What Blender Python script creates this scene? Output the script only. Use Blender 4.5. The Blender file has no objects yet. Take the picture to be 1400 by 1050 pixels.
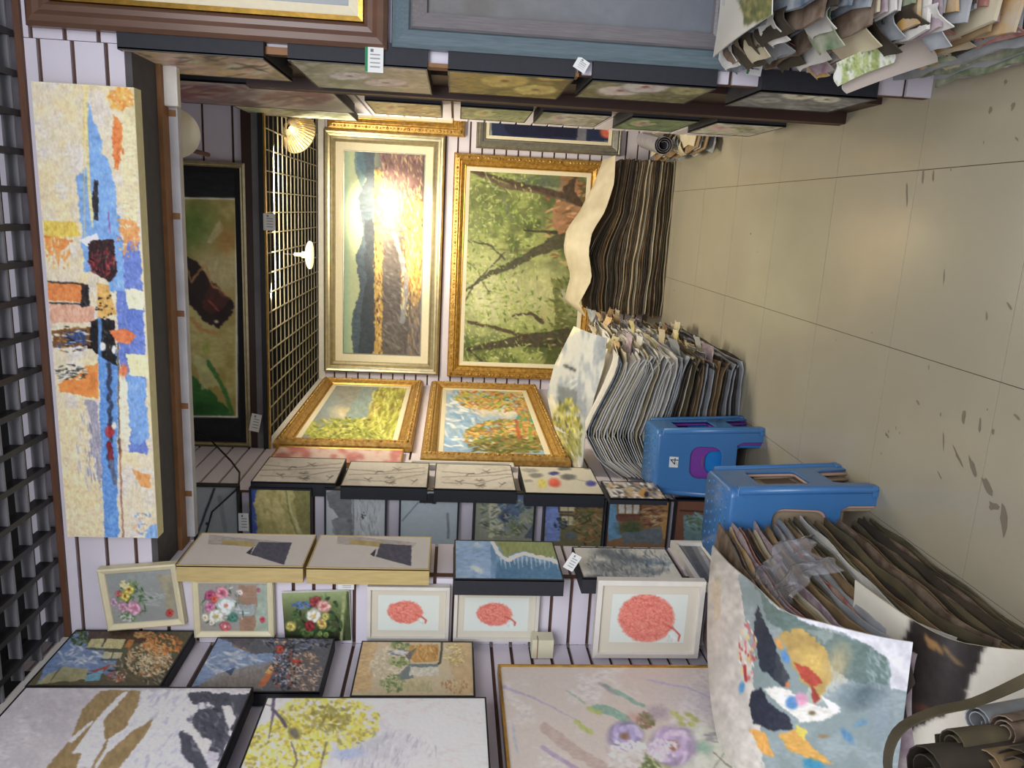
import bpy, bmesh, math, random
import numpy as np
from mathutils import Vector, Matrix
SC = bpy.context.scene
PI = math.pi
random.seed(7)
# ------------------------------------------------------------------ camera, world, lights, exposure
FPX = 1047.0; CAMH = 1.58
def _n(a): return a/np.linalg.norm(a)
_d = _n(np.array([237., -77., FPX])); _c = np.array([4705., 245., -FPX]); _c = _n(_c-_c.dot(_d)*_d)
_dn = np.cross(_d, _c); _dn = _dn if _dn[1] > 0 else -_dn
_up = -_dn
eU = Vector((_c[0], _d[0], _up[0])); eV = Vector((_c[1], _d[1], _up[1])); eF = Vector((_c[2], _d[2], _up[2]))
cd = bpy.data.cameras.new('camera'); cam = bpy.data.objects.new('camera', cd); SC.collection.objects.link(cam)
cd.sensor_fit = 'HORIZONTAL'; cd.sensor_width = 36; cd.lens = FPX/1400*36; cd.clip_start = .02
M = Matrix.Identity(4)
for i in range(3):                       # the phone was held upright: its picture is stored turned by 90 degrees
    M[i][0] = eV[i]; M[i][1] = eU[i]; M[i][2] = -eF[i]
M[2][3] = CAMH
cam.matrix_world = M
SC.camera = cam
w = bpy.data.worlds.new('hall'); SC.world = w; w.use_nodes = True
w.node_tree.nodes['Background'].inputs[0].default_value = (.86, .9, 1, 1)
w.node_tree.nodes['Background'].inputs[1].default_value = .6
SC.view_settings.view_transform = 'Standard'; SC.view_settings.look = 'None'
SC.view_settings.gamma = 1; SC.view_settings.use_curve_mapping = False
SC.view_settings.exposure = 0.12
SC.cycles.use_denoising = True
SC.cycles.max_bounces = 8
def light(name, kind, loc, energy, col, size=None, aim=None, sizey=None, spot=None, blend=.5):
    l = bpy.data.lights.new(name, kind); o = bpy.data.objects.new(name, l); SC.collection.objects.link(o)
    o.location = loc; l.energy = energy; l.color = col
    if kind == 'AREA':
        l.size = size
        if sizey: l.shape = 'RECTANGLE'; l.size_y = sizey
    else:
        l.shadow_soft_size = size or .05
    if kind == 'SPOT': l.spot_size = spot; l.spot_blend = blend
    if aim is not None:
        o.rotation_euler = (Vector(aim)-Vector(loc)).to_track_quat('-Z', 'Y').to_euler()
    return o
COOL = (.95, .96, 1.0); WARM = (1, .84, .58)
light('hall_tube_light', 'AREA', (-.2, .15, 2.86), 38, COOL, 2.4, (-.3, 1.7, .6), 1.2)
light('hall_tube_light', 'AREA', (.4, -1.4, 2.8), 76, COOL, 2.6, (-.2, 2.6, 1.2), 1.2)
light('aisle_fill_light', 'AREA', (-.6, 3.15, 3.45), 3, (1, .95, .88), 1.0, (-.6, 3.9, 0), .4)  # unseen fill added to brighten the passage, no fixture there
light('spot_right', 'SPOT', (.395, 5.26, 2.55), 330, WARM, .03, (-.10, 6.2, 2.08), None, .75, 1.0)
#light('spot_middle', 'SPOT', (-.33, 5.2, 2.5), 9, (1, .88, .66), .08, (-.75, 5.6, 1.0), None, 2.6, .7)
light('booth_fill_light', 'AREA', (-.1, 4.6, 2.6), 46, (1, .89, .68), .9, (-.25, 5.6, .8), .3)  # soft fill added for the booth, takes over the disc lamp's output
light('booth_fill_light', 'AREA', (1.1, 5.3, 2.6), 12, (1, .9, .72), .5, (.9, 5.2, 0), .5)

# ------------------------------------------------------------------ helpers
COL = SC.collection
def lin(c):
    c = np.asarray(c, float)/255.
    return np.where(c <= .04045, c/12.92, ((c+.055)/1.055)**2.4)
def link(o, parent=None):
    COL.objects.link(o)
    if parent is not None: o.parent = parent
    return o
def tag(o, label=None, cat=None, group=None, kind=None):
    if label: o['label'] = label
    if cat: o['category'] = cat
    if group: o['group'] = group
    if kind: o['kind'] = kind
    return o
def empty(name, loc=(0, 0, 0), rz=0.0, parent=None):
    o = bpy.data.objects.new(name, None); link(o, parent); o.location = loc; o.rotation_euler = (0, 0, rz)
    o.empty_display_size = .05
    return o
class MB:
    def __init__(s): s.v = []; s.f = []
    def box(s, x0, x1, y0, y1, z0, z1):
        n = len(s.v)
        s.v += [(x0, y0, z0), (x1, y0, z0), (x1, y1, z0), (x0, y1, z0), (x0, y0, z1), (x1, y0, z1), (x1, y1, z1), (x0, y1, z1)]
        s.f += [tuple(n+i for i in q) for q in ((3, 2, 1, 0), (4, 5, 6, 7), (0, 1, 5, 4), (1, 2, 6, 5), (2, 3, 7, 6), (3, 0, 4, 7))]
        return s
    def tube(s, pts, r, seg=8, caps=True):
        pts = [Vector(p) for p in pts]; n0 = len(s.v)
        for i, p in enumerate(pts):
            t = (pts[min(i+1, len(pts)-1)]-pts[max(i-1, 0)]).normalized()
            a = t.orthogonal().normalized() if i == 0 else (a-t*a.dot(t)).normalized()
            b = t.cross(a); rr = r[i] if isinstance(r, (list, tuple)) else r
            for k in range(seg):
                an = 2*PI*k/seg; s.v.append(tuple(p+a*math.cos(an)*rr+b*math.sin(an)*rr))
        for i in range(len(pts)-1):
            for k in range(seg):
                q = n0+i*seg; s.f.append((q+k, q+(k+1) % seg, q+seg+(k+1) % seg, q+seg+k))
        if caps:
            s.f.append(tuple(n0+k for k in range(seg))[::-1]); s.f.append(tuple(n0+(len(pts)-1)*seg+k for k in range(seg)))
        return s
    def lathe(s, prof, seg=24, c=(0, 0, 0)):
        n0 = len(s.v)
        for r, z in prof:
            for k in range(seg):
                a = 2*PI*k/seg; s.v.append((c[0]+r*math.cos(a), c[1]+r*math.sin(a), c[2]+z))
        for i in range(len(prof)-1):
            for k in range(seg):
                q = n0+i*seg; s.f.append((q+k, q+(k+1) % seg, q+seg+(k+1) % seg, q+seg+k))
        return s
    def blob(s, c, rx, ry, rz):
        n = len(s.v); P = [(1, 0, 0), (-1, 0, 0), (0, 1, 0), (0, -1, 0), (0, 0, 1), (0, 0, -1)]
        e = .72
        P += [(a*e, b*e, 0) for a in (1, -1) for b in (1, -1)]
        s.v += [(c[0]+p[0]*rx, c[1]+p[1]*ry, c[2]+p[2]*rz) for p in P]
        ring = [0, 6, 2, 8, 1, 9, 3, 7]
        for i in range(8):
            a, b = ring[i], ring[(i+1) % 8]; s.f += [(n+a, n+b, n+4), (n+b, n+a, n+5)]
        return s
    def build(s, name, mat=None, parent=None, smooth=False, bevel=0):
        me = bpy.data.meshes.new(name); me.from_pydata(s.v, [], s.f); me.update()
        if bevel or True:
            bm = bmesh.new(); bm.from_mesh(me)
            if bevel: bmesh.ops.bevel(bm, geom=list(bm.edges), offset=bevel, segments=2, affect='EDGES', profile=.6)
            bmesh.ops.recalc_face_normals(bm, faces=bm.faces); bm.to_mesh(me); bm.free()
        if mat: me.materials.append(mat)
        if smooth: me.polygons.foreach_set('use_smooth', [True]*len(me.polygons))
        return link(bpy.data.objects.new(name, me), parent)

# materials ---------------------------------------------------------
def mat(name, col, rough=.6, var=.0, scale=20, bump=.0, bscale=60, metal=0, stretch=None, col2=None, spec=None, trans=0, emit=None, coat=0):
    m = bpy.data.materials.new(name); m.use_nodes = True; nt = m.node_tree; N = nt.nodes; L = nt.links
    b = N['Principled BSDF']; b.inputs['Roughness'].default_value = rough; b.inputs['Metallic'].default_value = metal
    if spec is not None: b.inputs['Specular IOR Level'].default_value = spec
    if coat: b.inputs['Coat Weight'].default_value = coat; b.inputs['Coat Roughness'].default_value = .15
    if trans:
        b.inputs['Transmission Weight'].default_value = trans; b.inputs['IOR'].default_value = 1.25
    c = tuple(lin(col)); c4 = (*c, 1)
    tc = N.new('ShaderNodeTexCoord'); mp = N.new('ShaderNodeMapping'); L.new(tc.outputs['Object'], mp.inputs[0])
    if stretch: mp.inputs['Scale'].default_value = stretch
    if var or col2:
        no = N.new('ShaderNodeTexNoise'); no.inputs['Scale'].default_value = scale; no.inputs['Detail'].default_value = 5
        L.new(mp.outputs[0], no.inputs[0])
        mr = N.new('ShaderNodeMapRange'); mr.inputs[1].default_value = .3; mr.inputs[2].default_value = .7
        L.new(no.outputs[0], mr.inputs[0])
        mx = N.new('ShaderNodeMix'); mx.data_type = 'RGBA'
        L.new(mr.outputs[0], mx.inputs[0])
        c2 = tuple(lin(col2)) if col2 is not None else tuple(x*(1-var) for x in c)
        mx.inputs[6].default_value = c4; mx.inputs[7].default_value = (*c2, 1)
        L.new(mx.outputs[2], b.inputs['Base Color'])
    else: b.inputs['Base Color'].default_value = c4
    if bump:
        n2 = N.new('ShaderNodeTexNoise'); n2.inputs['Scale'].default_value = bscale; n2.inputs['Detail'].default_value = 4
        L.new(mp.outputs[0], n2.inputs[0]); bp = N.new('ShaderNodeBump'); bp.inputs['Strength'].default_value = bump
        bp.inputs['Distance'].default_value = .002
        L.new(n2.outputs[0], bp.inputs['Height']); L.new(bp.outputs[0], b.inputs['Normal'])
    if emit:
        b.inputs['Emission Color'].default_value = (*emit[0], 1); b.inputs['Emission Strength'].default_value = emit[1]
    return m
def paint_mat(name, rough, bump, bscale):
    m = bpy.data.materials.new(name); m.use_nodes = True; nt = m.node_tree; N = nt.nodes; L = nt.links
    b = N['Principled BSDF']; b.inputs['Roughness'].default_value = rough; b.inputs['Specular IOR Level'].default_value = .3
    a = N.new('ShaderNodeVertexColor'); a.layer_name = 'paint'; L.new(a.outputs[0], b.inputs['Base Color'])
    tc = N.new('ShaderNodeTexCoord'); no = N.new('ShaderNodeTexNoise'); no.inputs['Scale'].default_value = bscale; no.inputs['Detail'].default_value = 6
    L.new(tc.outputs['Object'], no.inputs[0]); bp = N.new('ShaderNodeBump'); bp.inputs['Strength'].default_value = bump; bp.inputs['Distance'].default_value = .002
    L.new(no.outputs[0], bp.inputs['Height']); L.new(bp.outputs[0], b.inputs['Normal'])
    return m
OIL = paint_mat('oil paint', .45, .35, 90); KNIFE = paint_mat('palette knife paint', .5, .9, 60); FLAT = paint_mat('matte print', .75, .1, 200)
m_slat = mat('slat laminate', (222, 216, 228), .5, .07, 5, .05)
m_groove = mat('groove wood', (92, 62, 48), .7, .3, 30)
m_brown = mat('brown wood', (104, 66, 44), .55, .35, 8, .1, stretch=(1, 1, 6))
m_dbrown = mat('dark brown board', (62, 38, 30), .5, .25, 8)
m_tan = mat('tan wood strip', (150, 104, 62), .6, .3, 14)
m_soffit = mat('charcoal soffit board', (84, 82, 84), .8, .2, 25)
m_black = mat('black paint', (28, 29, 34), .45, .15, 30)
m_blacks = mat('black canvas edge', (38, 40, 48), .7, .2, 60, .1, 300)
m_dark = mat('dark void', (13, 13, 14), .9)
m_fin_lit = mat('lit grey ceiling fin', (128, 128, 134), .5, .15, 10)  # light on the fin broadsides put into the colour of the crosswise fins
m_fin_shade = mat('shade black ceiling fin', (38, 38, 40), .5, .15, 10)  # shade on the fin undersides painted as black on the lengthwise fins
m_finc = mat('cream ceiling fin', (150, 142, 118), .5, .15, 10)
m_white = mat('white painted wood', (226, 222, 214), .5, .1, 20, .08)
m_pole = mat('worn white timber', (200, 200, 204), .6, .25, 9, .1)
m_cream = mat('cream painted wood', (232, 222, 186), .5, .1, 18, .06)
m_gold = mat('antique gold', (206, 164, 84), .36, .45, 40, .4, 120, metal=.45, col2=(150, 108, 46))
m_goldb = mat('bright gold', (214, 168, 78), .28, .3, 40, .1, 120, metal=.8)
m_goldd = mat('carved gold ornament', (226, 190, 112), .3, 0, 40, .2, 120, metal=.5, col2=(130, 92, 40))
m_champ = mat('champagne silver', (196, 184, 148), .33, .25, 30, .15, 120, metal=.7)
m_silver = mat('silver leaf', (176, 174, 160), .35, .3, 30, .15, 120, metal=.7)
m_liner = mat('linen liner', (232, 222, 192), .8, .06, 60, .1, 300)
m_oak = mat('pale gold wood edge', (206, 182, 124), .5, .2, 14, .1, stretch=(8, 8, 1))
m_cedge = mat('primed canvas edge', (236, 228, 178), .7, .12, 40)
m_brframe = mat('brown lacquer frame', (112, 82, 66), .35, .3, 14, stretch=(1, 1, .3))
m_blframe = mat('blue grey frame', (104, 122, 130), .4, .25, 30, .1, stretch=(6, 6, .5))
m_grframe = mat('brushed grey liner', (128, 124, 126), .4, .3, 50, .1, stretch=(6, 6, .3))
m_matboard = mat('black mat board', (20, 21, 24), .8)
m_paper = mat('paper', (236, 236, 232), .8)
m_green = mat('green tag edge', (20, 130, 80), .6)
m_glass = mat('clear glass', (255, 250, 235), .08, trans=1)
m_bulb = mat('lit bulb', (255, 240, 200), .5, emit=((1, .85, .55), 9))
m_lampw = mat('lamp enamel', (238, 230, 204), .4, .05, 10)
m_metal = mat('grey metal', (120, 118, 112), .4, metal=.8)

# structure ----------------------------------------------------------
def slat_wall(name, plane, c, a0, a1, z0, z1, pitch=.1, face=-1, off=0., gap=.013):
    """plane 'Y': wall at y=c seen from smaller y (face -1); plane 'X': at x=c facing face."""
    def bx(mb, lo, hi, s0, s1, t0, t1):
        if plane == 'Y': return mb.box(s0, s1, min(lo, hi), max(lo, hi), t0, t1)
        return mb.box(min(lo, hi), max(lo, hi), s0, s1, t0, t1)
    T = .012
    wobj = bx(MB(), c-face*T, c-face*(T+.03), a0, a1, z0, z1).build(name, m_groove)
    tag(wobj, kind='structure')
    z = z0-((z0+off) % pitch); i = 0; shared = {}
    while z < z1-1e-4:
        lo = max(z, z0); hi = min(z+pitch-gap, z1)
        if hi-lo > .01:
            key = round(hi-lo, 4)
            if key in shared: o = link(bpy.data.objects.new('slat', shared[key]), wobj)
            else:
                o = bx(MB(), c-face*T, c, a0+.001, a1-.001, 0, hi-lo).build('slat', m_slat, wobj); shared[key] = o.data
            o.location.z = lo
        z += pitch
    return wobj
def sbox(name, x0, x1, y0, y1, z0, z1, m, parent=None, bevel=0):
    o = MB().box(x0, x1, y0, y1, z0, z1).build(name, m, parent, bevel=bevel)
    if parent is None: tag(o, kind='structure')
    return o
# floor tiles
def floor_mat():
    m = bpy.data.materials.new('polished floor tile'); m.use_nodes = True; nt = m.node_tree; N = nt.nodes; L = nt.links; b = N['Principled BSDF']
    ge = N.new('ShaderNodeNewGeometry')
    no = N.new('ShaderNodeTexNoise'); no.inputs['Scale'].default_value = 2.2; no.inputs['Detail'].default_value = 8; L.new(ge.outputs['Position'], no.inputs[0])
    mx = N.new('ShaderNodeMix'); mx.data_type = 'RGBA'; L.new(no.outputs[0], mx.inputs[0])
    mx.inputs[6].default_value = (*lin((176, 170, 150)), 1); mx.inputs[7].default_value = (*lin((158, 151, 132)), 1)
    vo = N.new('ShaderNodeTexNoise'); vo.inputs['Scale'].default_value = 11; vo.inputs['Detail'].default_value = 3
    mp = N.new('ShaderNodeMapping'); mp.inputs['Scale'].default_value = (1.6, .7, 1); L.new(ge.outputs['Position'], mp.inputs[0]); L.new(mp.outputs[0], vo.inputs[0])
    mr = N.new('ShaderNodeMapRange'); mr.inputs[1].default_value = .74; mr.inputs[2].default_value = .78; L.new(vo.outputs[0], mr.inputs[0])
    m2 = N.new('ShaderNodeMix'); m2.data_type = 'RGBA'; L.new(mr.outputs[0], m2.inputs[0]); L.new(mx.outputs[2], m2.inputs[6])
    m2.inputs[7].default_value = (*lin((104, 96, 80)), 1)
    L.new(m2.outputs[2], b.inputs['Base Color'])
    r = N.new('ShaderNodeMapRange'); r.inputs[3].default_value = .12; r.inputs[4].default_value = .26; L.new(no.outputs[0], r.inputs[0]); L.new(r.outputs[0], b.inputs['Roughness'])
    b.inputs['Specular IOR Level'].default_value = .5
    return m
m_tile = floor_mat(); m_stain = mat('floor scuff', (124, 116, 98), .6)
fl = sbox('floor', -2.2, 2.6, -1.5, 6.4, -.06, -.004, mat('tile joint', (84, 76, 62), .8))
xl = [-.402+.618*k for k in range(-3, 6)]; yl = [2.046+.579*k for k in range(-6, 8)]
tm = MB().box(0, .6155, 0, .5765, -.006, 0).build('tile', m_tile, fl); first = True
for a in xl[:-1]:
    for b_ in yl[:-1]:
        o = tm if first else link(bpy.data.objects.new('tile', tm.data), fl); first = False
        o.location = (a+.0012, b_+.0012, random.uniform(-.0004, .0002)); 
# scuffs and drips on the tiles
def at(px, py, Y=None, X=None, Z=None):
    r = np.array([1050-py-525, px-700, FPX]); wv = np.array([r.dot(_c), r.dot(_d), r.dot(_up)])
    if Y is not None: t = Y/wv[1]
    elif X is not None: t = X/wv[0]
    else: t = (Z-CAMH)/wv[2]
    p = wv*t; return Vector((p[0], p[1], p[2]+CAMH))
rs = random.Random(5); sc = MB()
def scuff(px, py, a, b, ang):
    c = at(px, py, Z=0); n = len(sc.v); K = 9; a *= .85; b *= .7
    for k in range(K):
        t = 2*PI*k/K; rr = 1+rs.uniform(-.35, .35); x = a*math.cos(t)*rr; y = b*math.sin(t)*rr
        sc.v.append((c.x+x*math.cos(ang)-y*math.sin(ang), c.y+x*math.sin(ang)+y*math.cos(ang), .0007))
    sc.f.append(tuple(range(n, n+K)))
for (px, py, a, b, g) in [(1318, 570, .022, .012, .2), (1340, 582, .026, .01, .1), (1291, 378, .03, .006, .1), (1349, 432, .014, .006, .4), (1355, 150, .012, .012, 0), (1385, 145, .016, .012, 0), (1375, 112, .01, .01, 0),
        (1286, 567, .008, .005, 0), (1290, 605, .03, .005, .3), (1310, 625, .045, .007, .9), (1330, 640, .05, .014, .7), (1350, 665, .04, .018, .8), (1358, 692, .014, .03, .2), (1372, 712, .05, .02, .4), (1285, 650, .02, .004, 1), (1270, 503, .01, .004, .3),
        (1255, 550, .014, .006, 1), (1240, 265, .045, .008, .3), (1262, 240, .03, .008, .2), (1276, 240, .02, .006, .2), (1358, 590, .01, .008, 0), (1380, 418, .018, .006, .9), (1143, 465, .006, .005, 0), (1192, 455, .004, .01, 0), (1350, 560, .005, .005, 0),
        (1390, 570, .02, .006, 1.2), (1300, 232, .006, .004, 0), (1345, 195, .006, .004, 0), (1390, 190, .012, .004, 1), (1215, 590, .007, .006, 0), (1225, 585, .008, .005, .3), (1230, 592, .005, .005, 0), (1205, 620, .004, .008, 0)]:
    scuff(px, py, a, b, g)
tag(sc.build('floor_scuffs', m_stain, fl), kind='stuff')
# walls
slat_wall('wall_header', 'Y', 2.62, -1.6, .45, 2.62, 3.02, .1, off=.02)
sbox('wall_header_void', -1.6, .47, 2.64, 2.66, 2.63, 3.5, m_dark)  # black board standing in for the unlit space over the header
slat_wall('wall_front_left_upper', 'Y', 2.62, -1.6, -1.33, 2.3, 2.62, .1, off=.02)
slat_wall('wall_front_left', 'Y', 2.62, -1.6, -1.33, 0, 2.3, .0735)
slat_wall('wall_front_right', 'Y', 2.62, .45, 1.9, 0, 3.02, .1)
sbox('wall_front_right_void', .47, 1.9, 2.64, 2.662, 3.02, 3.5, m_dark)  # black board, darkness above the right front wall put into its colour
slat_wall('wall_left', 'X', -1.6, -.8, 2.62, 0, 2.94, .0735, face=1)
slat_wall('wall_left_pillar', 'X', -1.33, 2.62+.045, 2.92, 0, 2.62, .0735, face=1)
sbox('wall_left_pillar_back', -1.6, -1.345, 2.9, 2.92, 0, 3.5, m_groove)
slat_wall('wall_left_recess', 'Y', 3.7, -2.1, -1.43, 0, 3.5, .09)
slat_wall('wall_left_recess_side', 'X', -2.1, 2.92, 3.7, 0, 3.5, .09, face=1)
slat_wall('wall_left_booth', 'X', -1.43, 3.745, 4.44, 2.66, 3.5, .095, face=1)
slat_wall('wall_left_booth_lower', 'X', -1.43, 3.745, 6.26, 0, 2.66, .095, face=1)
sbox('wall_left_booth_void', -1.46, -1.442, 4.44, 6.26, 2.66, 3.5, m_dark)  # black board in place of the dark space above the booth's left side
slat_wall('wall_back', 'Y', 6.26, -1.47, 1.9, 0, 2.66, .095, off=.03)
sbox('wall_back_void', -1.47, 1.9, 6.27, 6.3, 2.66, 3.5, m_dark)  # black board painting the unlit plenum behind the booth grid
slat_wall('wall_fascia', 'Y', 4.5, -1.42, .95, 2.76, 3.5, .16, off=.06)
slat_wall('wall_right', 'X', .5, 2.665, 4.6, 0, 3.5, .09, face=-1)
slat_wall('wall_right_booth', 'X', 1.9, 2.7, 6.3, 0, 2.66, .095, face=-1)
slat_wall('wall_right_hall', 'X', 1.9, .9, 2.6, 0, 2.93, .1, face=-1)
sbox('wall_left_slab', -1.9, -1.642, -.8, 2.5, 0, 3.5, m_dark)
sbox('ceiling', -2.3, 2.1, -.8, 6.4, 3.5, 3.56, m_dark)
sbox('trim_1', .448, .47, 2.612, 2.618, 2.1, 2.62, m_tan)
sbox('trim_2', -1.33, .45, 2.625, 2.82, 2.60, 2.622, m_soffit)      # soffit
sbox('trim_3', -1.33, .45, 2.82, 2.91, 2.585, 2.61, m_tan)
sbox('trim_4', -1.6, 1.9, 2.605, 2.619, 2.915, 2.935, m_brown)
sbox('trim_5', -1.6, -1.57, -.8, 2.6, 2.90, 2.94, m_white)
sbox('trim_6', -1.43, .9, 4.46, 4.498, 2.7, 2.76, m_dbrown)
sbox('trim_7', -1.43, .9, 4.44, 4.5, 2.66, 2.7, mat('grey beam', (120, 118, 122), .6, .3, 8))
sbox('trim_8', -1.43, .9, 4.425, 4.46, 2.625, 2.662, m_black)
sbox('trim_9', -1.43, .9, 4.418, 4.43, 2.622, 2.632, m_goldb)
sbox('trim_10', -1.43, -1.395, 4.43, 6.26, 2.59, 2.65, m_white)
sbox('trim_11', -1.43, 1.9, 6.235, 6.258, 2.60, 2.65, m_white)
# outer open-cell ceiling
cg = tag(empty('ceiling_grid', (0, 0, 2.935)), kind='structure')
fx = MB().box(-1.57, 1.88, -.005, .005, 0, .038).build('fin', m_fin_lit, cg)
y = 2.57; first = True
while y > .2:
    o = fx if first else link(bpy.data.objects.new('fin', fx.data), cg); first = False
    o.location.y = y; y -= .115
fy = MB().box(-.010, .010, .2, 2.6, -.002, .04).build('fin', m_fin_shade, cg); x = -1.5; first = True
while x < 1.85:
    o = fy if first else link(bpy.data.objects.new('fin', fy.data), cg); first = False
    o.location.x = x; x += .115
# inner open-cell ceiling
cg2 = tag(empty('ceiling_grid_booth', (0, 0, 2.65)), kind='structure')
f1 = MB().box(-1.4, 1.88, -.003, .003, 0, .006).build('fin', m_finc, cg2); y = 4.52; first = True
while y < 6.22:
    o = f1 if first else link(bpy.data.objects.new('fin', f1.data), cg2); first = False
    o.location.y = y; y += .118
f2 = MB().box(-.003, .003, 4.47, 6.23, -.001, .006).build('fin', m_finc, cg2); x = -1.33; first = True
while x < 1.85:
    o = f2 if first else link(bpy.data.objects.new('fin', f2.data), cg2); first = False
    o.location.x = x; x += .115
# ------------------------------------------------------------------ painting with numpy onto dense meshes
def vnoise(x, y, seed=0):
    xi = np.floor(x).astype(int); yi = np.floor(y).astype(int); fx = x-xi; fy = y-yi
    fx = fx*fx*(3-2*fx); fy = fy*fy*(3-2*fy)
    tab = np.random.RandomState(seed+11).rand(128, 128)
    g = lambda a, b: tab[(yi+b) & 127, (xi+a) & 127]
    return (g(0, 0)*(1-fx)+g(1, 0)*fx)*(1-fy)+(g(0, 1)*(1-fx)+g(1, 1)*fx)*fy
def fbm(x, y, seed=0, o=4):
    s = 0; a = .5; t = 0
    for k in range(o): s = s+a*vnoise(x*2**k+k*17.3, y*2**k+k*9.1, seed+k); t += a; a *= .55
    return s/t
class Art:
    """coordinates of every dab are those of the points of the painting as the photograph shows them"""
    def __init__(s, X, Y, w, h, seed):
        s.X, s.Y = X, Y; s.h, s.w = h, w; ny, nx = X.shape; s.c = np.zeros((ny, nx, 3)); s.rng = np.random.RandomState(seed); s.seed = seed
        s.u = np.linspace(0, w, nx)[None, :].repeat(ny, 0); s.v = np.linspace(0, h, ny)[:, None].repeat(nx, 1)
        s.k = 0; s.tex = [fbm(s.X/a, s.Y/b, seed+200+9*i, 3)*2-1 for i, (a, b) in enumerate(((2.2, 6), (6, 2.4), (9, 9), (3, 3)))]
        s.n1 = fbm(s.X/14, s.Y/14, seed)-.5; s.n2 = fbm(s.X/14, s.Y/14, seed+50)-.5
        s.n3 = fbm(s.X/4, s.Y/4, seed+90, 3)-.5; s.n4 = fbm(s.X/4, s.Y/4, seed+120, 3)-.5
    def put(s, m, col):
        m = np.clip(m, 0, 1)[..., None]; s.k += 1; q = s.tex[s.k % 4]; s.c = s.c*(1-m)+(np.array(col, float)*(1+.12*q)[..., None]+4*q[..., None])*m
    def fill(s, col): s.c[:] = col
    def gx(s, stops):     # gradient along the photo's x (top to bottom of the picture)
        xs = [a for a, _ in stops]
        for k in range(3): s.c[..., k] = np.interp(s.X, xs, [c[k] for _, c in stops])
    def gy(s, stops, m=1.):
        o = np.stack([np.interp(s.Y, [a for a, _ in stops], [c[k] for _, c in stops]) for k in range(3)], -1); s.c = s.c*(1-m)+o*m
    def mott(s, col, amt=.5, sc=10, sx=1, sy=1, seed=3, lo=.45, hi=.6):
        n = fbm(s.X/sc/sx, s.Y/sc/sy, s.seed+seed); s.put(np.clip((n-lo)/(hi-lo), 0, 1)*amt, col)
    def grain(s, amt=12, sc=3, sx=1, sy=1, seed=7):
        s.c += ((fbm(s.X/sc/sx, s.Y/sc/sy, s.seed+seed, 3)-.5)*2*amt)[..., None]
    def warp(s, r): return s.X+(s.n1*1.8+s.n3*1.1)*r, s.Y+(s.n2*1.8+s.n4*1.1)*r
    def poly(s, col, pts, a=1., r=3):
        X, Y = s.warp(r); ins = np.zeros(X.shape, bool); n = len(pts)
        for i in range(n):
            x0, y0 = pts[i]; x1, y1 = pts[(i+1) % n]
            if y0 == y1: continue
            ins ^= ((y0 > Y) != (y1 > Y)) & (X < (x1-x0)*(Y-y0)/(y1-y0)+x0)
        s.put(ins*a, col)
    def ell(s, col, cx, cy, rx, ry, ang=0, a=1., soft=.15, r=2):
        X, Y = s.warp(r) if r else (s.X, s.Y); ca, sa = math.cos(ang), math.sin(ang); dx = X-cx; dy = Y-cy
        q = np.sqrt(((dx*ca+dy*sa)/rx)**2+((-dx*sa+dy*ca)/ry)**2)
        s.put(np.clip((1+soft-q)/(2*soft+1e-3), 0, 1)*a, col)
    def line(s, col, w, pts, a=1., r=1.5, w1=None):
        X, Y = s.warp(r*.8); best = np.full(X.shape, 1e9); n = len(pts)-1
        for i in range(n):
            x0, y0 = pts[i]; x1, y1 = pts[i+1]; dx, dy = x1-x0, y1-y0; L = dx*dx+dy*dy+1e-9
            t = np.clip(((X-x0)*dx+(Y-y0)*dy)/L, 0, 1); d = np.hypot(X-x0-t*dx, Y-y0-t*dy)
            ww = w+(w1-w)*(i+t)/n if w1 is not None else w
            best = np.minimum(best, d-ww/2)
        s.put(np.clip(.5-best, 0, 1)*a, col)
    def dab(s, n, reg, cols, L=5, W=2, ang=0., sp=.5, a=.9, jit=14, el=True):
        x0, y0, x1, y1 = reg; R = s.rng; n = int(n*1.9); L = L*.62; W = max(W*.62, .55)
        for i in range(n):
            if el:
                t = R.rand()*2*PI; q = math.sqrt(R.rand()); cx = (x0+x1)/2+(x1-x0)/2*q*math.cos(t); cy = (y0+y1)/2+(y1-y0)/2*q*math.sin(t)
            else: cx = x0+(x1-x0)*R.rand(); cy = y0+(y1-y0)*R.rand()
            c = np.array(cols[R.randint(len(cols))], float)+R.uniform(-jit, jit); g = ang+R.uniform(-sp, sp); l = L*R.uniform(.5, 1.3); ww = W*R.uniform(.6, 1.3)
            m = (np.abs(s.X-cx) < l+ww) & (np.abs(s.Y-cy) < l+ww)
            iy = np.where(m.any(1))[0]; ix = np.where(m.any(0))[0]
            if len(iy) == 0 or len(ix) == 0: continue
            sl = (slice(iy[0], iy[-1]+1), slice(ix[0], ix[-1]+1)); dx = s.X[sl]-cx; dy = s.Y[sl]-cy; ca, sa = math.cos(g), math.sin(g)
            q = np.sqrt(((dx*ca+dy*sa)/l)**2+((-dx*sa+dy*ca)/ww)**2)
            mm = (np.clip((1.25-q)/.5, 0, 1)*a)[..., None]; s.c[sl] = s.c[sl]*(1-mm)+c*mm
    def flower(s, cx, cy, r, col, cen, n=16, sq=1.):
        c2 = tuple(v*.8 for v in col); c3 = tuple(min(255, v*1.12+12) for v in col)
        s.ell(c2, cx, cy, r, r*sq, 0, .9, .2, 2)
        for k in range(n):
            t = 2*PI*k/n+s.rng.rand()*.4; q = r*s.rng.uniform(.35, .85)
            s.ell((c3, col, c2)[k % 3], cx+q*math.cos(t), cy+q*math.sin(t)*sq, r*.33, r*.2*sq, t+1.2, .8, .3, 1)
        s.ell(cen, cx, cy, r*.25, r*.25*sq, 0, .9, .4, 1)
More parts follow.
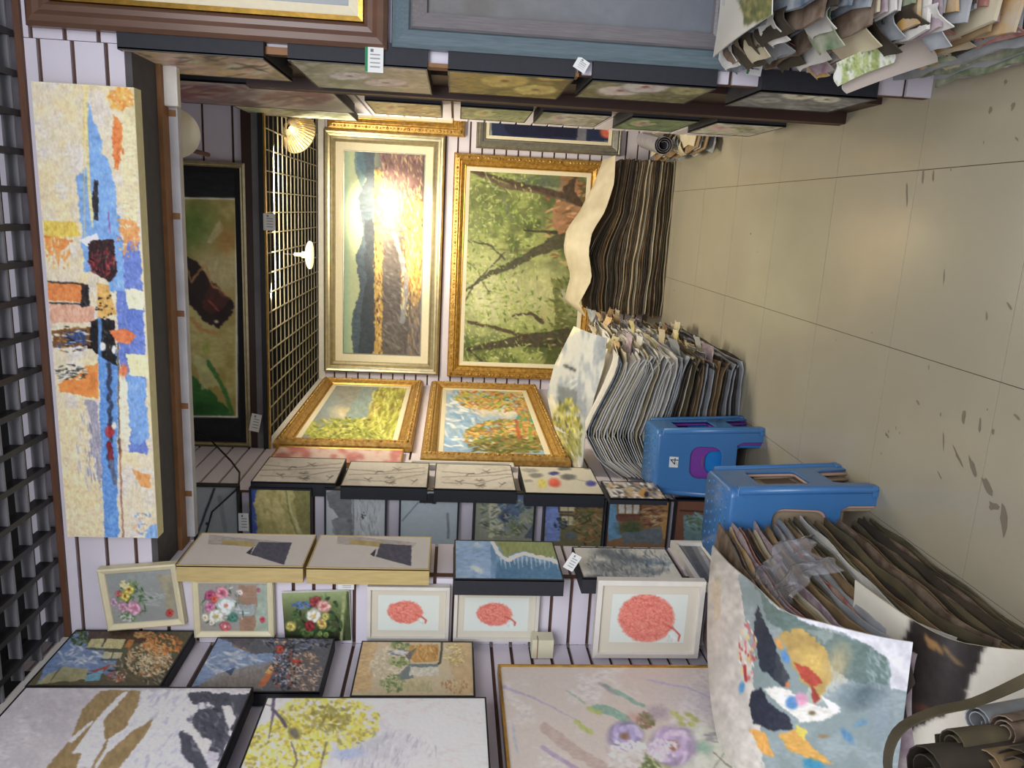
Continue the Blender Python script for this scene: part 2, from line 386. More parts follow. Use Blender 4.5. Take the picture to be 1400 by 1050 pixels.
def grid_mesh(name, P, cols, m, gain):
    ny, nx, _ = P.shape; me = bpy.data.meshes.new(name); nv = nx*ny; nf = (nx-1)*(ny-1)
    me.vertices.add(nv); me.vertices.foreach_set('co', P.reshape(-1).astype(np.float32))
    i = np.arange(nv).reshape(ny, nx); q = np.stack([i[1:, :-1], i[1:, 1:], i[:-1, 1:], i[:-1, :-1]], -1).reshape(-1, 4)
    me.loops.add(nf*4); me.loops.foreach_set('vertex_index', q.reshape(-1).astype(np.int32))
    me.polygons.add(nf); me.polygons.foreach_set('loop_start', np.arange(0, nf*4, 4, dtype=np.int32)); me.polygons.foreach_set('loop_total', np.full(nf, 4, np.int32))
    me.polygons.foreach_set('use_smooth', [True]*nf)
    me.update(calc_edges=True)
    a = me.color_attributes.new('paint', 'FLOAT_COLOR', 'POINT')
    p_ = np.pad(cols, ((1, 1), (1, 1), (0, 0)), 'edge'); cols = .5*cols+.125*(p_[:-2, 1:-1]+p_[2:, 1:-1]+p_[1:-1, :-2]+p_[1:-1, 2:])
    g_ = lin(np.clip(cols, 0, 255))*gain; lu = (g_@np.array([.3, .59, .11]))[..., None]; rgb = np.clip(lu+(g_-lu)*.86, .003, .9)
    a.data.foreach_set('color', np.concatenate([rgb.reshape(-1, 3), np.ones((nv, 1))], 1).reshape(-1).astype(np.float32))
    me.materials.append(m); return me
def proj_np(P):
    r = P.copy(); r[..., 2] -= CAMH
    x = r@np.array([eU.x, eU.y, eU.z]); y = r@np.array([eV.x, eV.y, eV.z]); z = r@np.array([eF.x, eF.y, eF.z])
    z = np.maximum(z, .05)
    return 700+FPX*y/z, 525-FPX*x/z
def paint(parent, mtx, w, h, fn, m=OIL, res=300, resv=None, off=(0, 0, 0), gain=1.25, seed=0, name='painted_surface', bend=None):
    nx = max(4, int(w*res)); ny = max(4, int(h*(resv or res)))
    u = np.linspace(0, w, nx)[None, :].repeat(ny, 0); v = np.linspace(0, h, ny)[:, None].repeat(nx, 1)
    P = np.stack([u-w/2+off[0], np.full_like(u, off[1]), h/2-v+off[2]], -1)
    Mx = np.array(mtx); W_ = P@Mx[:3, :3].T+Mx[:3, 3]
    X, Y = proj_np(W_); A = Art(X, Y, w, h, seed); fn(A)
    return link(bpy.data.objects.new(name, grid_mesh(name, P, A.c, m, gain)), parent)
def rect_ring(mb, prof, w, h):
    """mitred moulding: prof = [(inset, height toward viewer)], outline w x h, back at y=0, front -y"""
    n0 = len(mb.v); K = len(prof)
    for ins, dep in prof:
        x = w/2-ins; z = h/2-ins; mb.v += [(-x, -dep, -z), (x, -dep, -z), (x, -dep, z), (-x, -dep, z)]
    for i in range(K):
        j = (i+1) % K
        for k in range(4): mb.f.append((n0+4*i+k, n0+4*i+(k+1) % 4, n0+4*j+(k+1) % 4, n0+4*j+k))
# picture styles: list of (part name, profile, material); then inset and depth of the painted surface
def style(kind, D):
    if kind in ('box', 'wrap'): return None, 0, D
    if kind == 'thinblack': return [('frame', [(0, 0), (0, D), (.008, D), (.010, D-.01), (.010, 0)], m_black)], .010, D-.008
    if kind == 'cream': return [('frame', [(0, 0), (0, D), (.006, D+.004), (.02, D-.004), (.022, D-.008), (.022, 0)], m_cream)], .022, D-.010
    if kind == 'shadow': return [('frame', [(0, 0), (0, D), (.012, D+.002), (.014, D-.011), (.014, 0)], m_white), ('inner_mount', [(.014, .002), (.014, D-.011), (.038, D-.011), (.038, .002)], mat('mount board', (214, 208, 192), .7))], .038, D-.012
    if kind == 'shadowL': return [('frame', [(0, 0), (0, D), (.018, D+.003), (.021, D-.011), (.021, 0)], m_white), ('inner_mount', [(.021, .002), (.021, D-.011), (.058, D-.011), (.058, .002)], mat('mount board', (214, 208, 192), .7))], .058, D-.012
    if kind == 'carved': return [('frame', [(0, 0), (0, .03), (.010, .05), (.045, .058), (.055, .045), (.062, .048), (.085, .03), (.088, .02), (.088, 0)], m_gold), ('gold_fillet', [(.088, 0), (.088, .026), (.093, .028), (.098, .02), (.098, 0)], m_goldb), ('liner', [(.098, 0), (.098, .018), (.13, .014), (.13, 0)], m_liner)], .13, .012
    if kind == 'champ': return [('frame', [(0, 0), (0, .035), (.015, .05), (.03, .045), (.034, .052), (.05, .05), (.055, .04), (.07, .042), (.085, .03), (.09, .02), (.09, 0)], m_champ), ('liner', [(.09, 0), (.09, .022), (.145, .02), (.15, .015), (.15, 0)], m_liner), ('inner_fillet', [(.15, 0), (.15, .02), (.156, .02), (.156, 0)], m_silver)], .156, .012
    if kind == 'matframe': return [('frame', [(0, 0), (0, .03), (.012, .034), (.02, .024), (.028, .028), (.03, 0)], m_champ), ('mat_board', [(.03, .0), (.03, .02), (.06, .018), (.06, 0)], m_matboard)], .06, .017
    if kind == 'brown': return [('frame', [(0, 0), (0, .03), (.012, .045), (.03, .05), (.045, .04), (.06, .042), (.072, .03), (.075, 0)], m_brframe), ('gold_fillet', [(.075, 0), (.075, .036), (.09, .034), (.09, 0)], m_goldb), ('liner', [(.09, 0), (.09, .03), (.12, .022), (.12, 0)], m_liner)], .12, .016
    if kind == 'bluegrey': return [('frame', [(0, 0), (0, .03), (.012, .04), (.03, .05), (.05, .042), (.056, .032), (.056, 0)], m_blframe), ('liner', [(.056, 0), (.056, .035), (.062, .044), (.105, .03), (.108, .016), (.108, 0)], m_grframe)], .108, .012
    if kind == 'silver': return [('frame', [(0, 0), (0, .03), (.012, .045), (.02, .04), (.03, .05), (.05, .045), (.055, .035), (.07, .03), (.075, 0)], m_silver), ('liner', [(.075, 0), (.075, .024), (.10, .02), (.10, 0)], m_liner)], .10, .012
    if kind == 'plainwhite': return [('frame', [(0, 0), (0, D), (.02, D), (.024, D-.012), (.024, 0)], m_white)], .024, D-.014
    if kind == 'thinoak': return [('frame', [(0, 0), (0, D), (.007, D), (.009, D-.008), (.009, 0)], m_goldb)], .009, D-.006
def pic(name, label, rot, face, D, rect, kind, fn, cat='painting', group=None, edge=None, m=OIL, res=300, resv=None, gain=1.25, seed=1, roll=0, lean=0, orn=False):
    """rot 0: hangs on a wall seen from -y; 90: on a left wall; -90: on a right wall. face = coordinate of its front plane."""
    a0, a1, z0, z1 = rect; w = abs(a1-a0); h = z1-z0; ac = (a0+a1)/2; zc = (z0+z1)/2
    if rot == 0: loc = (ac, face+D, zc)
    elif rot == 90: loc = (face-D, ac, zc)
    else: loc = (face+D, ac, zc)
    root = empty(name, loc); root.rotation_euler = (lean, roll, math.radians(rot)); tag(root, label, cat, group)
    # rotation: roll in the plane of the picture first, then the wall's direction
    mtx = Matrix.Translation(loc)@Matrix.Rotation(math.radians(rot), 4, 'Z')@Matrix.Rotation(roll, 4, 'Y')@Matrix.Rotation(lean, 4, 'X')
    st, ins, dep = style(kind, D)
    if st is None:
        e = .0015
        cs = MB().box(-w/2, w/2, -(D-e), 0, -h/2, h/2).build('canvas_sides', edge or m_blacks, root)
        if kind == 'box':
            bm = MB(); rect_ring(bm, [(0, D-.006), (0, D+.0015), (.005, D+.0015), (.005, D-.006)], w, h); bm.build('edge_strip', edge or m_black, cs)
        paint(root, mtx, w-.002, h-.002, fn, m, res, resv, (0, -D, 0), gain, seed)
    else:
        fr = None
        for nm, prof, mm in st:
            b = MB(); rect_ring(b, prof, w, h); o_ = b.build(nm, mm, root); fr = fr or o_
        MB().box(-w/2+ins*.8, w/2-ins*.8, -dep+.002, -.0005, -h/2+ins*.8, h/2-ins*.8).build('backing_board', m_dbrown, root)
        paint(root, mtx, w-2*ins+.004, h-2*ins+.004, fn, m, res, resv, (0, -dep, 0), gain, seed)
        if orn:
            b = MB(); r2 = random.Random(seed)
            def run(x0, z0, x1, z1, n):
                for i in range(n+1):
                    t = i/n; big = i % 3 == 0
                    b.blob((x0+(x1-x0)*t, -.054, z0+(z1-z0)*t), .013 if big else .008, .010 if big else .006, .013 if big else .008)
                    b.blob((x0+(x1-x0)*t+r2.uniform(-.01, .01), -.052, z0+(z1-z0)*t+r2.uniform(-.01, .01)), .006, .005, .006)
            X_, Z_ = w/2-.03, h/2-.03
            run(-X_, -Z_, X_, -Z_, int(w/.028)); run(-X_, Z_, X_, Z_, int(w/.028)); run(-X_, -Z_, -X_, Z_, int(h/.028)); run(X_, -Z_, X_, Z_, int(h/.028))
            tag(b.build('carved_ornament', m_goldd, fr, smooth=True), kind='stuff')
    return root
def ext(rot, face, TL, TR, BR, BL):
    if rot == 0: P = [at(*p, Y=face) for p in (TL, TR, BR, BL)]; k = 0
    else: P = [at(*p, X=face) for p in (TL, TR, BR, BL)]; k = 1
    a = (P[0][k]+P[3][k])/2; b = (P[1][k]+P[2][k])/2
    return (min(a, b), max(a, b), (P[2].z+P[3].z)/2, (P[0].z+P[1].z)/2)

# ------------------------------------------------------------------ what each picture shows
def a_abstract(A):
    A.fill((226, 213, 180)); A.mott((220, 212, 204), .8, 26, 1, 1, 2, .45, .6); A.mott((240, 214, 150), .6, 30, 1, 1, 5, .5, .62)
    A.poly((236, 214, 160), [(60, 560), (130, 560), (140, 735), (90, 735)], .7, 4); A.mott((216, 200, 160), .4, 12, .6, 2, 9, .5, .7)
    A.poly((228, 214, 150), [(165, 120), (185, 118), (190, 320), (168, 320)], .6, 4)
    b1 = (122, 172, 232); b2 = (92, 150, 222)
    A.poly(b1, [(120, 140), (128, 170), (138, 185), (140, 210), (150, 220), (160, 270), (165, 340), (112, 340), (108, 260), (103, 240), (118, 230), (118, 170)], 1, 4)
    A.poly((104, 130, 210), [(160, 320), (190, 330), (196, 430), (202, 620), (176, 618), (164, 520), (160, 420)], 1, 4)
    A.poly(b1, [(140, 330), (168, 330), (172, 400), (150, 400)], 1, 4); A.poly(b1, [(112, 330), (130, 330), (132, 370), (116, 372)], 1, 3)
    A.poly((90, 120, 205), [(175, 400), (196, 405), (198, 460), (172, 440)], .9, 4)
    A.poly(b2, [(134, 480), (160, 480), (162, 735), (144, 735), (138, 620)], 1, 3); A.poly(b1, [(170, 505), (198, 520), (205, 600), (182, 612), (172, 560)], .9, 5)
    A.line((242, 214, 120), 4, [(117, 115), (118, 180), (122, 260), (126, 300)], .9, 1); A.line((234, 196, 70), 1.5, [(114, 130), (116, 330)], .7, 1)
    o = (236, 126, 26); A.dab(60, (148, 120, 182, 150), [(238, 164, 40), (244, 190, 70), (236, 140, 30)], 7, 2.5, .2, 1.2)
    A.poly(o, [(156, 155), (166, 170), (168, 200), (162, 232), (158, 230), (154, 190)], 1, 3); A.dab(14, (154, 190, 168, 225), [(220, 110, 20)], 5, 2, 1.5, .6)
    A.poly((230, 196, 50), [(60, 300), (104, 304), (108, 322), (62, 328)], 1, 3); A.poly((236, 140, 40), [(60, 322), (100, 328), (84, 345), (80, 365), (76, 338), (64, 352)], 1, 3)
    A.dab(30, (62, 320, 100, 370), [(236, 150, 60), (232, 226, 210), (244, 176, 60)], 6, 2, 1.5, .5)
    A.poly((240, 238, 236), [(108, 328), (132, 320), (138, 332), (122, 338)], 1, 2)
    A.poly((236, 152, 60), [(160, 300), (188, 304), (190, 332), (176, 330), (170, 352), (168, 330)], .9, 4); A.dab(24, (160, 300, 192, 352), [(240, 170, 80), (232, 214, 180), (226, 140, 60)], 5, 2, 1, 1)
    A.poly((38, 32, 38), [(128, 246), (134, 246), (135, 302), (129, 300), (126, 276)], .95, 2); A.line((236, 226, 150), 2, [(124, 262), (127, 310)], .8, 1)
    A.poly((50, 24, 28), [(122, 330), (156, 326), (160, 372), (150, 386), (126, 370), (120, 356)], 1, 3); A.dab(40, (122, 338, 158, 378), [(130, 36, 44), (90, 26, 34), (20, 16, 20), (160, 40, 40)], 6, 2.5, 1, 1.5)
    A.poly((232, 132, 46), [(64, 386), (116, 388), (114, 412), (66, 410)], 1, 3); A.poly((226, 168, 136), [(68, 414), (128, 420), (128, 440), (70, 442)], 1, 3)
    A.line((30, 24, 26), 3, [(66, 384), (118, 390), (120, 416), (68, 414)], .8, 4); A.poly((28, 24, 30), [(112, 390), (120, 390), (122, 420), (108, 418)], .9, 3)
    A.poly((222, 170, 70), [(132, 386), (148, 390), (160, 430), (134, 436)], 1, 3); A.dab(12, (130, 400, 160, 436), [(30, 20, 22)], 3, 2, 0, 1)
    A.poly((236, 232, 190), [(172, 394), (196, 398), (196, 424), (176, 422)], 1, 3)
    A.poly((20, 18, 22), [(140, 434), (156, 440), (158, 470), (160, 500), (140, 488), (128, 480), (118, 478), (122, 440)], 1, 4); A.line(b2, 5, [(136, 436), (137, 486)], .9, 1.5)
    A.poly((120, 78, 30), [(70, 452), (122, 446), (122, 474), (74, 476)], 1, 3); A.poly((38, 66, 124), [(86, 455), (118, 452), (118, 470), (92, 472)], .9, 4)
    A.dab(30, (70, 446, 124, 482), [(40, 30, 20), (176, 120, 50), (60, 90, 150), (226, 220, 200)], 7, 1.6, 0, .3)
    A.poly((232, 118, 50), [(150, 452), (170, 448), (186, 458), (178, 470), (162, 468)], 1, 3); A.poly((238, 230, 176), [(172, 484), (204, 486), (204, 518), (178, 512)], 1, 3)
    A.ell((240, 238, 232), 141, 474, 4, 6, 0, 1, .2, 1); A.ell((240, 238, 232), 156, 478, 2.5, 6, 0, 1, .2, 1); A.poly((236, 228, 196), [(160, 500), (170, 500), (176, 560), (178, 610), (166, 600), (161, 540)], 1, 3)
    A.poly((236, 136, 30), [(78, 524), (118, 500), (134, 498), (134, 545), (112, 542), (80, 534)], 1, 4); A.dab(36, (76, 498, 120, 520), [(50, 50, 48), (232, 226, 200), (90, 96, 100)], 6, 1.8, 0, .4)
    A.ell((232, 110, 50), 168, 506, 6, 9, 0, .9, .3, 3); A.poly((232, 150, 60), [(180, 640), (206, 650), (206, 668), (192, 665)], .9, 4)
    for y in range(500, 640, 9): A.ell((44, 40, 54), 150+2*math.sin(y), y, 3, 6, 0, .8, .3, 3)
    A.poly((150, 148, 176), [(116, 548), (134, 548), (138, 620), (140, 670), (128, 640), (122, 600)], .85, 5); A.dab(50, (104, 560, 138, 668), [(190, 186, 190), (140, 140, 168), (226, 216, 200)], 10, 1.5, 1.5, .2)
    A.ell((170, 36, 44), 150, 590, 7, 8, 0, 1, .2, 2); A.ell((232, 232, 222), 156, 582, 3, 6, 0, 1, .2, 2); A.line((130, 34, 44), 7, [(149, 606), (152, 630)], 1, 2)
    A.line((100, 112, 140), 6, [(152, 630), (158, 660)], 1, 2); A.line((150, 90, 70), 2.5, [(164, 600), (168, 735)], .8, 2); A.line((40, 36, 40), 2, [(161, 470), (163, 620)], .7, 3)
    A.dab(20, (180, 700, 215, 735), [(226, 180, 130), (110, 160, 220), (230, 214, 180)], 5, 2, .5, 1); A.poly(b1, [(200, 722), (218, 715), (218, 736), (198, 736)], .9, 3); A.line((160, 40, 120), 1.5, [(148, 290), (151, 318)], .7, 2)
    A.dab(420, (45, 115, 215, 735), [(236, 226, 196), (228, 220, 206), (240, 222, 170)], 5, 1.2, 1.4, .6, .25, el=False); A.grain(24, 2.2, .6, 1.6); A.grain(12, 7)
def a_sunset(A):
    A.gx([(470, (150, 190, 160)), (480, (190, 206, 160)), (500, (196, 202, 150)), (512, (150, 160, 130)), (520, (120, 120, 120)), (575, (100, 90, 84))])
    A.poly((82, 100, 116), [(486, 200), (512, 200), (514, 490), (484, 490), (480, 440), (492, 400), (486, 350), (497, 320), (490, 270), (500, 245), (488, 225)], 1, 3)
    A.poly((88, 130, 150), [(484, 200), (496, 205), (500, 240), (494, 260), (484, 225)], .8, 2); A.poly((62, 70, 80), [(498, 300), (513, 300), (513, 490), (490, 490), (494, 430), (500, 380)], .8, 3)
    A.poly((206, 166, 80), [(512, 230), (524, 235), (524, 490), (512, 490)], 1, 2); A.dab(150, (510, 230, 530, 490), [(224, 180, 70), (130, 90, 50), (246, 210, 110), (90, 64, 50)], 5, 1.3, 1.5, .3, el=False)
    A.poly((104, 96, 92), [(524, 300), (552, 290), (558, 490), (522, 490)], 1, 3); A.dab(120, (522, 300, 556, 490), [(130, 126, 126), (84, 74, 72), (150, 146, 140), (110, 96, 90)], 7, 2, .8, .5, .6, el=False)
    A.poly((140, 104, 96), [(518, 203), (577, 203), (577, 270), (550, 290), (530, 262)], 1, 3); A.dab(150, (520, 203, 577, 285), [(200, 160, 130), (110, 76, 80), (226, 190, 130), (140, 100, 110)], 7, 1.4, 1.4, .4, el=False)
    A.poly((224, 176, 74), [(552, 270), (577, 275), (577, 400), (566, 450), (558, 380)], 1, 4); A.dab(160, (548, 260, 577, 430), [(246, 206, 100), (190, 130, 50), (250, 226, 150), (150, 100, 60)], 6, 1.5, 1.5, .4, el=False)
    A.poly((118, 110, 110), [(560, 430), (577, 400), (577, 490), (556, 490)], .8, 4); A.dab(60, (558, 400, 577, 490), [(150, 140, 140), (100, 90, 90), (190, 150, 90)], 8, 1.5, 1.4, .3, .7, el=False)
    A.ell((250, 236, 190), 532, 290, 13, 26, 0, .6, .9, 2); A.line((190, 200, 214), 7, [(540, 320), (556, 380), (550, 440)], .5, 3); A.grain(8, 3)  # pale oval is the lamp's hot spot, painted into the picture
def a_forest(A):
    A.fill((112, 122, 62)); A.mott((158, 168, 84), .9, 34, 1, 1, 2, .42, .6); A.mott((74, 88, 40), .7, 26, 1, 1, 8, .5, .62)
    A.ell((214, 214, 160), 662, 400, 38, 50, 0, .9, .6, 6); A.ell((206, 204, 140), 730, 395, 44, 40, 0, .75, .6, 6); A.ell((190, 196, 120), 650, 330, 30, 40, 0, .5, .6, 6)
    A.poly((166, 118, 78), [(755, 300), (770, 225), (790, 240), (800, 330), (815, 400), (790, 390), (768, 330)], .9, 5); A.dab(60, (745, 230, 815, 370), [(190, 120, 80), (150, 96, 60), (212, 160, 110), (120, 90, 50)], 9, 2.5, 0, .5)
    A.ell((96, 108, 84), 735, 250, 34, 9, .0, .9, .3, 3); A.ell((150, 160, 120), 745, 258, 26, 2.5, 0, .8, .3, 2)
    A.poly((86, 92, 36), [(755, 380), (830, 400), (830, 520), (745, 500), (760, 430)], .7, 6); A.ell((176, 186, 120), 790, 410, 14, 30, .3, .6, .5, 4); A.ell((214, 206, 180), 775, 405, 12, 7, .8, .7, .4, 3)
    A.poly((160, 120, 70), [(770, 470), (830, 470), (830, 515), (760, 510)], .8, 5)
    A.dab(420, (634, 228, 740, 500), [(150, 168, 60), (120, 150, 50), (176, 190, 90), (84, 110, 44), (196, 204, 120)], 5, 1.6, .9, 1.4, .8, el=False)
    for x in range(700, 760, 14): A.line((90, 80, 56), 1.5, [(x-30, 340+x % 7*6), (x+10, 344+x % 7*6)], .5, 1)
    T = (82, 64, 46)
    A.line((110, 90, 70), 3, [(640, 232), (690, 255), (740, 262), (790, 275)], 1, 3, 12); A.line(T, 4, [(650, 234), (700, 250), (750, 262), (775, 268)], .9, 3, 10); A.poly(T, [(770, 255), (790, 238), (784, 262), (806, 285), (775, 275)], 1, 3)
    A.line((84, 80, 54), 6, [(700, 365), (730, 345), (760, 332), (800, 322)], 1, 3, 26); A.line((86, 84, 60), 3, [(632, 400), (660, 380), (690, 366), (720, 352)], 1, 3, 12)
    A.line((80, 76, 56), 2.5, [(640, 330), (670, 335), (690, 355)], .9, 3); A.line((80, 76, 56), 2, [(634, 415), (650, 385), (672, 365), (690, 345)], .9, 3); A.line((90, 84, 60), 1.5, [(634, 355), (655, 372), (668, 400)], .8, 3)
    A.line((120, 130, 96), 3, [(688, 270), (694, 290), (700, 300)], .9, 2); A.line((190, 190, 150), 1.5, [(662, 235), (672, 255), (690, 262)], .8, 2)
    A.line((78, 72, 50), 5, [(640, 478), (690, 470), (730, 465), (775, 462)], 1, 3, 26); A.line(T, 3, [(640, 440), (680, 448), (720, 462)], .9, 3, 6); A.line((70, 60, 46), 3, [(700, 432), (725, 428), (742, 440)], .9, 3, 6)
    A.line((60, 50, 40), 2, [(716, 315), (760, 318)], .8, 1, 5); A.line((60, 50, 40), 2, [(640, 478), (665, 500), (690, 505)], .8, 3)
    A.dab(240, (636, 228, 730, 508), [(160, 184, 70), (196, 210, 110), (130, 160, 56), (214, 220, 150)], 4, 1.2, .6, 1.4, .85, el=False)
    A.dab(70, (740, 370, 800, 500), [(130, 140, 60), (176, 160, 100), (90, 100, 40)], 6, 2, .4, .8); A.grain(14, 3)
def a_gold1(A):
    A.gx([(405, (120, 150, 170)), (480, (166, 170, 160)), (520, (170, 160, 100)), (560, (170, 176, 40))])
    A.mott((150, 150, 140), .6, 20, 2, 1, 2); A.ell((222, 206, 160), 470, 566, 16, 8, .3, .8, .5, 4); A.ell((214, 196, 130), 492, 560, 24, 4, 0, .7, .5, 3)
    A.poly((140, 168, 168), [(500, 520), (520, 518), (500, 570), (480, 590), (460, 590), (476, 560)], .8, 4)
    A.poly((176, 170, 60), [(528, 517), (572, 520), (556, 600), (420, 600), (440, 582), (498, 575)], .9, 4); A.poly((196, 150, 60), [(522, 518), (536, 518), (520, 560), (504, 576)], .8, 4)
    A.dab(260, (410, 572, 560, 602), [(190, 196, 60), (150, 160, 40), (214, 206, 90), (110, 120, 40)], 6, 2, .3, 1.2); A.dab(220, (505, 520, 570, 600), [(206, 210, 50), (170, 180, 40), (226, 220, 110), (140, 130, 40)], 8, 2, 1.9, .6); A.grain(12, 3)
def a_lake(A):
    A.fill((150, 190, 220)); A.mott((226, 214, 196), .8, 16, 1.4, 1, 2, .42, .6); A.ell((232, 210, 180), 640, 560, 30, 8, .2, .8, .5, 4)
    A.poly((120, 170, 216), [(620, 520), (650, 570), (690, 600), (640, 620), (600, 620), (610, 570)], .7, 5); A.dab(60, (596, 540, 660, 620), [(236, 240, 244), (130, 176, 220), (180, 206, 226)], 10, 2.5, .5, .7)
    A.poly((60, 170, 160), [(712, 562), (724, 564), (738, 590), (720, 592), (700, 580)], 1, 3); A.poly((232, 224, 200), [(680, 558), (712, 560), (712, 566), (690, 568)], .9, 2)
    A.dab(260, (622, 524, 742, 562), [(176, 190, 50), (214, 150, 60), (230, 196, 90), (110, 130, 40), (196, 110, 50)], 6, 2, 0, .8); A.dab(260, (634, 574, 750, 620), [(222, 166, 60), (240, 200, 90), (180, 110, 40), (120, 140, 50)], 7, 2, 0, .7)
    A.dab(110, (640, 596, 756, 622), [(110, 130, 50), (150, 120, 60), (90, 90, 40)], 8, 2, 0, .4); A.dab(80, (706, 540, 744, 600), [(200, 120, 50), (140, 170, 50), (230, 170, 80)], 6, 2, .9, .8); A.line((200, 90, 50), 4, [(706, 575), (710, 600)], .9, 2); A.grain(12, 3)
def a_lily(A):
    A.fill((126, 112, 50)); A.mott((150, 144, 86), .8, 40, 1, 1, 2); A.ell((74, 100, 30), 262, 310, 26, 34, .5, .9, .6, 4); A.poly((150, 140, 96), [(282, 330), (300, 300), (306, 312), (290, 335)], .8, 3)
    A.ell((150, 140, 100), 290, 380, 30, 30, 0, .8, .7, 4); A.ell((150, 100, 40), 310, 330, 10, 16, 0, .6, .5, 3)
    A.poly((26, 12, 12), [(245, 345), (262, 352), (280, 372), (300, 400), (318, 412), (318, 430), (300, 448), (280, 440), (262, 420), (246, 395)], 1, 4)
    A.poly((60, 22, 16), [(288, 380), (306, 400), (316, 408), (306, 420), (290, 430), (276, 420)], .8, 4); A.line((150, 110, 60), 3, [(255, 366), (262, 385), (272, 372), (280, 362), (290, 390), (312, 404)], .8, 4); A.line((170, 60, 40), 2, [(286, 412), (298, 425)], .7, 3)
    A.ell((206, 196, 170), 296, 440, 3, 2, 0, .8, .3, 1); A.line((150, 100, 50), 5, [(250, 425), (278, 452), (296, 455)], .8, 4); A.ell((120, 130, 40), 282, 475, 5, 10, 0, .8, .4, 2)
    A.poly((20, 80, 30), [(245, 500), (270, 520), (290, 535), (318, 570), (245, 570)], .85, 5); A.poly((150, 160, 110), [(262, 480), (290, 500), (300, 530), (276, 530)], .6, 5); A.line((30, 90, 30), 6, [(285, 495), (305, 530), (318, 566)], .8, 3); A.ell((16, 60, 20), 270, 560, 30, 10, 0, .7, .5, 4); A.grain(5, 8)
    B = (20, 21, 24); W = (190, 190, 176)
    for p in ([(100, 150), (350, 150), (350, 272), (100, 268)], [(100, 567), (350, 571), (350, 680), (100, 680)], [(323, 150), (350, 150), (350, 680), (324, 680)]): A.poly(B, p, 1, 0)
    A.line(W, 2, [(150, 269), (323, 272), (324, 570), (150, 568)], 1, 0)
def bamboo(k):
    def f(A):
        A.fill((196, 190, 178)); A.mott((176, 168, 154), .5, 12, 2, 1, k); x0, x1 = A.X.min(), A.X.max(); y0, y1 = A.Y.min(), A.Y.max(); R = A.rng; dx, dy = x1-x0, y1-y0
        for j in range(3):
            yy = y0+dy*(.3+.2*j); A.line((140, 130, 122), 1.2, [(x0+dx*.1, yy), (x0+dx*.5, yy+dy*.06*R.randn()), (x0+dx*.95, yy+dy*.1*R.randn())], .8, 1)
        for j in range(7):
            cx, cy = x0+dx*R.uniform(.3, .9), y0+dy*R.uniform(.2, .85)
            for q in range(5): t = R.uniform(-1.2, 1.2)+(PI if q % 2 else 0); A.line((100, 92, 88), .9, [(cx, cy), (cx+7*math.cos(t), cy+3.5*math.sin(t))], .75, 1)
        A.grain(5, 3)
    return f
def a_dots(A):
    A.fill((196, 190, 170)); g = (96, 96, 96)
    for c, x, y, a, b in [((140, 138, 132), 724, 643, 11, 3), ((120, 118, 114), 733, 650, 9, 3.5), (g, 772, 641, 9, 2.5), (g, 777, 652, 10, 4), ((50, 50, 130), 758, 647, 7, 2.5), ((214, 70, 50), 758, 660, 8, 6), ((206, 190, 70), 741, 661, 6, 6), ((60, 60, 150), 808, 661, 7, 4), ((150, 148, 140), 722, 658, 6, 2), (g, 803, 640, 5, 1.5)]: A.ell(c, x, y, a, b, 0, .9, .3, 1.5)
    A.line(g, 1, [(758, 648), (808, 660)], .4, .5); A.grain(5, 3)
def a_knife(A):
    A.fill((150, 148, 146)); A.dab(240, (815, 640, 915, 690), [(214, 212, 210), (96, 96, 104), (170, 140, 110), (230, 228, 226), (70, 64, 66), (196, 170, 120)], 8, 2.5, .4, .4, el=False); A.ell((200, 140, 50), 878, 674, 6, 5, 0, .9, .3, 2); A.ell((30, 26, 26), 884, 676, 3, 4, 0, .9, .3, 2)
def a_olive(A):
    A.fill((132, 124, 66)); A.mott((158, 146, 88), .8, 18, 1, 1, 2); A.poly((44, 66, 130), [(338, 660), (352, 668), (346, 690), (352, 712), (350, 740), (338, 745)], 1, 3); A.poly((104, 100, 50), [(400, 665), (426, 665), (426, 740), (412, 735), (404, 700)], .9, 3)
    A.line((150, 150, 100), 3, [(392, 668), (398, 700), (412, 730)], .8, 2); A.line((96, 92, 46), 2, [(390, 668), (396, 705), (408, 735)], .8, 2); A.dab(50, (350, 668, 395, 740), [(150, 138, 80), (120, 112, 56)], 9, 3, 1.2, .7, .5); A.grain(8, 3)
def a_ink(A):
    A.fill((146, 152, 154)); A.gy([(665, (120, 124, 128)), (700, (150, 156, 158)), (760, (150, 156, 158))], .6); A.poly((84, 86, 88), [(446, 672), (462, 668), (480, 668), (482, 735), (460, 730), (452, 712), (464, 708), (450, 692)], .9, 3)
    A.poly((110, 112, 114), [(452, 712), (474, 708), (480, 735), (460, 742)], .8, 4); A.line((64, 66, 70), 2, [(483, 668), (483, 740)], .6, 1.5); A.dab(60, (488, 668, 520, 740), [(116, 120, 124), (170, 176, 178), (96, 98, 102)], 9, 1.3, 1.5, .3, .5, el=False); A.dab(10, (494, 700, 499, 710), [(40, 40, 44)], 2, 1, 1, .5); A.grain(5, 3)
def a_mic(A):
    A.fill((134, 146, 150)); A.poly((26, 26, 28), [(573, 675), (597, 675), (597, 689), (573, 688)], 1, 1); A.line((60, 62, 66), 3, [(597, 682), (626, 682)], .9, .5); A.line((70, 74, 78), 1.2, [(572, 687), (550, 712)], .9, .5)
    A.line((96, 100, 104), 3.5, [(612, 702), (613, 735)], .9, 1); A.line((130, 130, 130), 1, [(590, 668), (612, 678)], .7, .5); A.grain(4, 4)
def a_s1a(A): A.fill((118, 124, 126)); A.line((30, 36, 44), 3, [(293, 668), (268, 735)], 1, .6); A.line((90, 94, 98), 6, [(300, 680), (308, 725)], .5, 1.5); A.ell((24, 24, 24), 283, 716, 2, 2, 0, 1, .2, 0); A.poly((130, 50, 60), [(262, 690), (266, 690), (267, 712), (262, 715)], .8, 1); A.grain(4, 4)
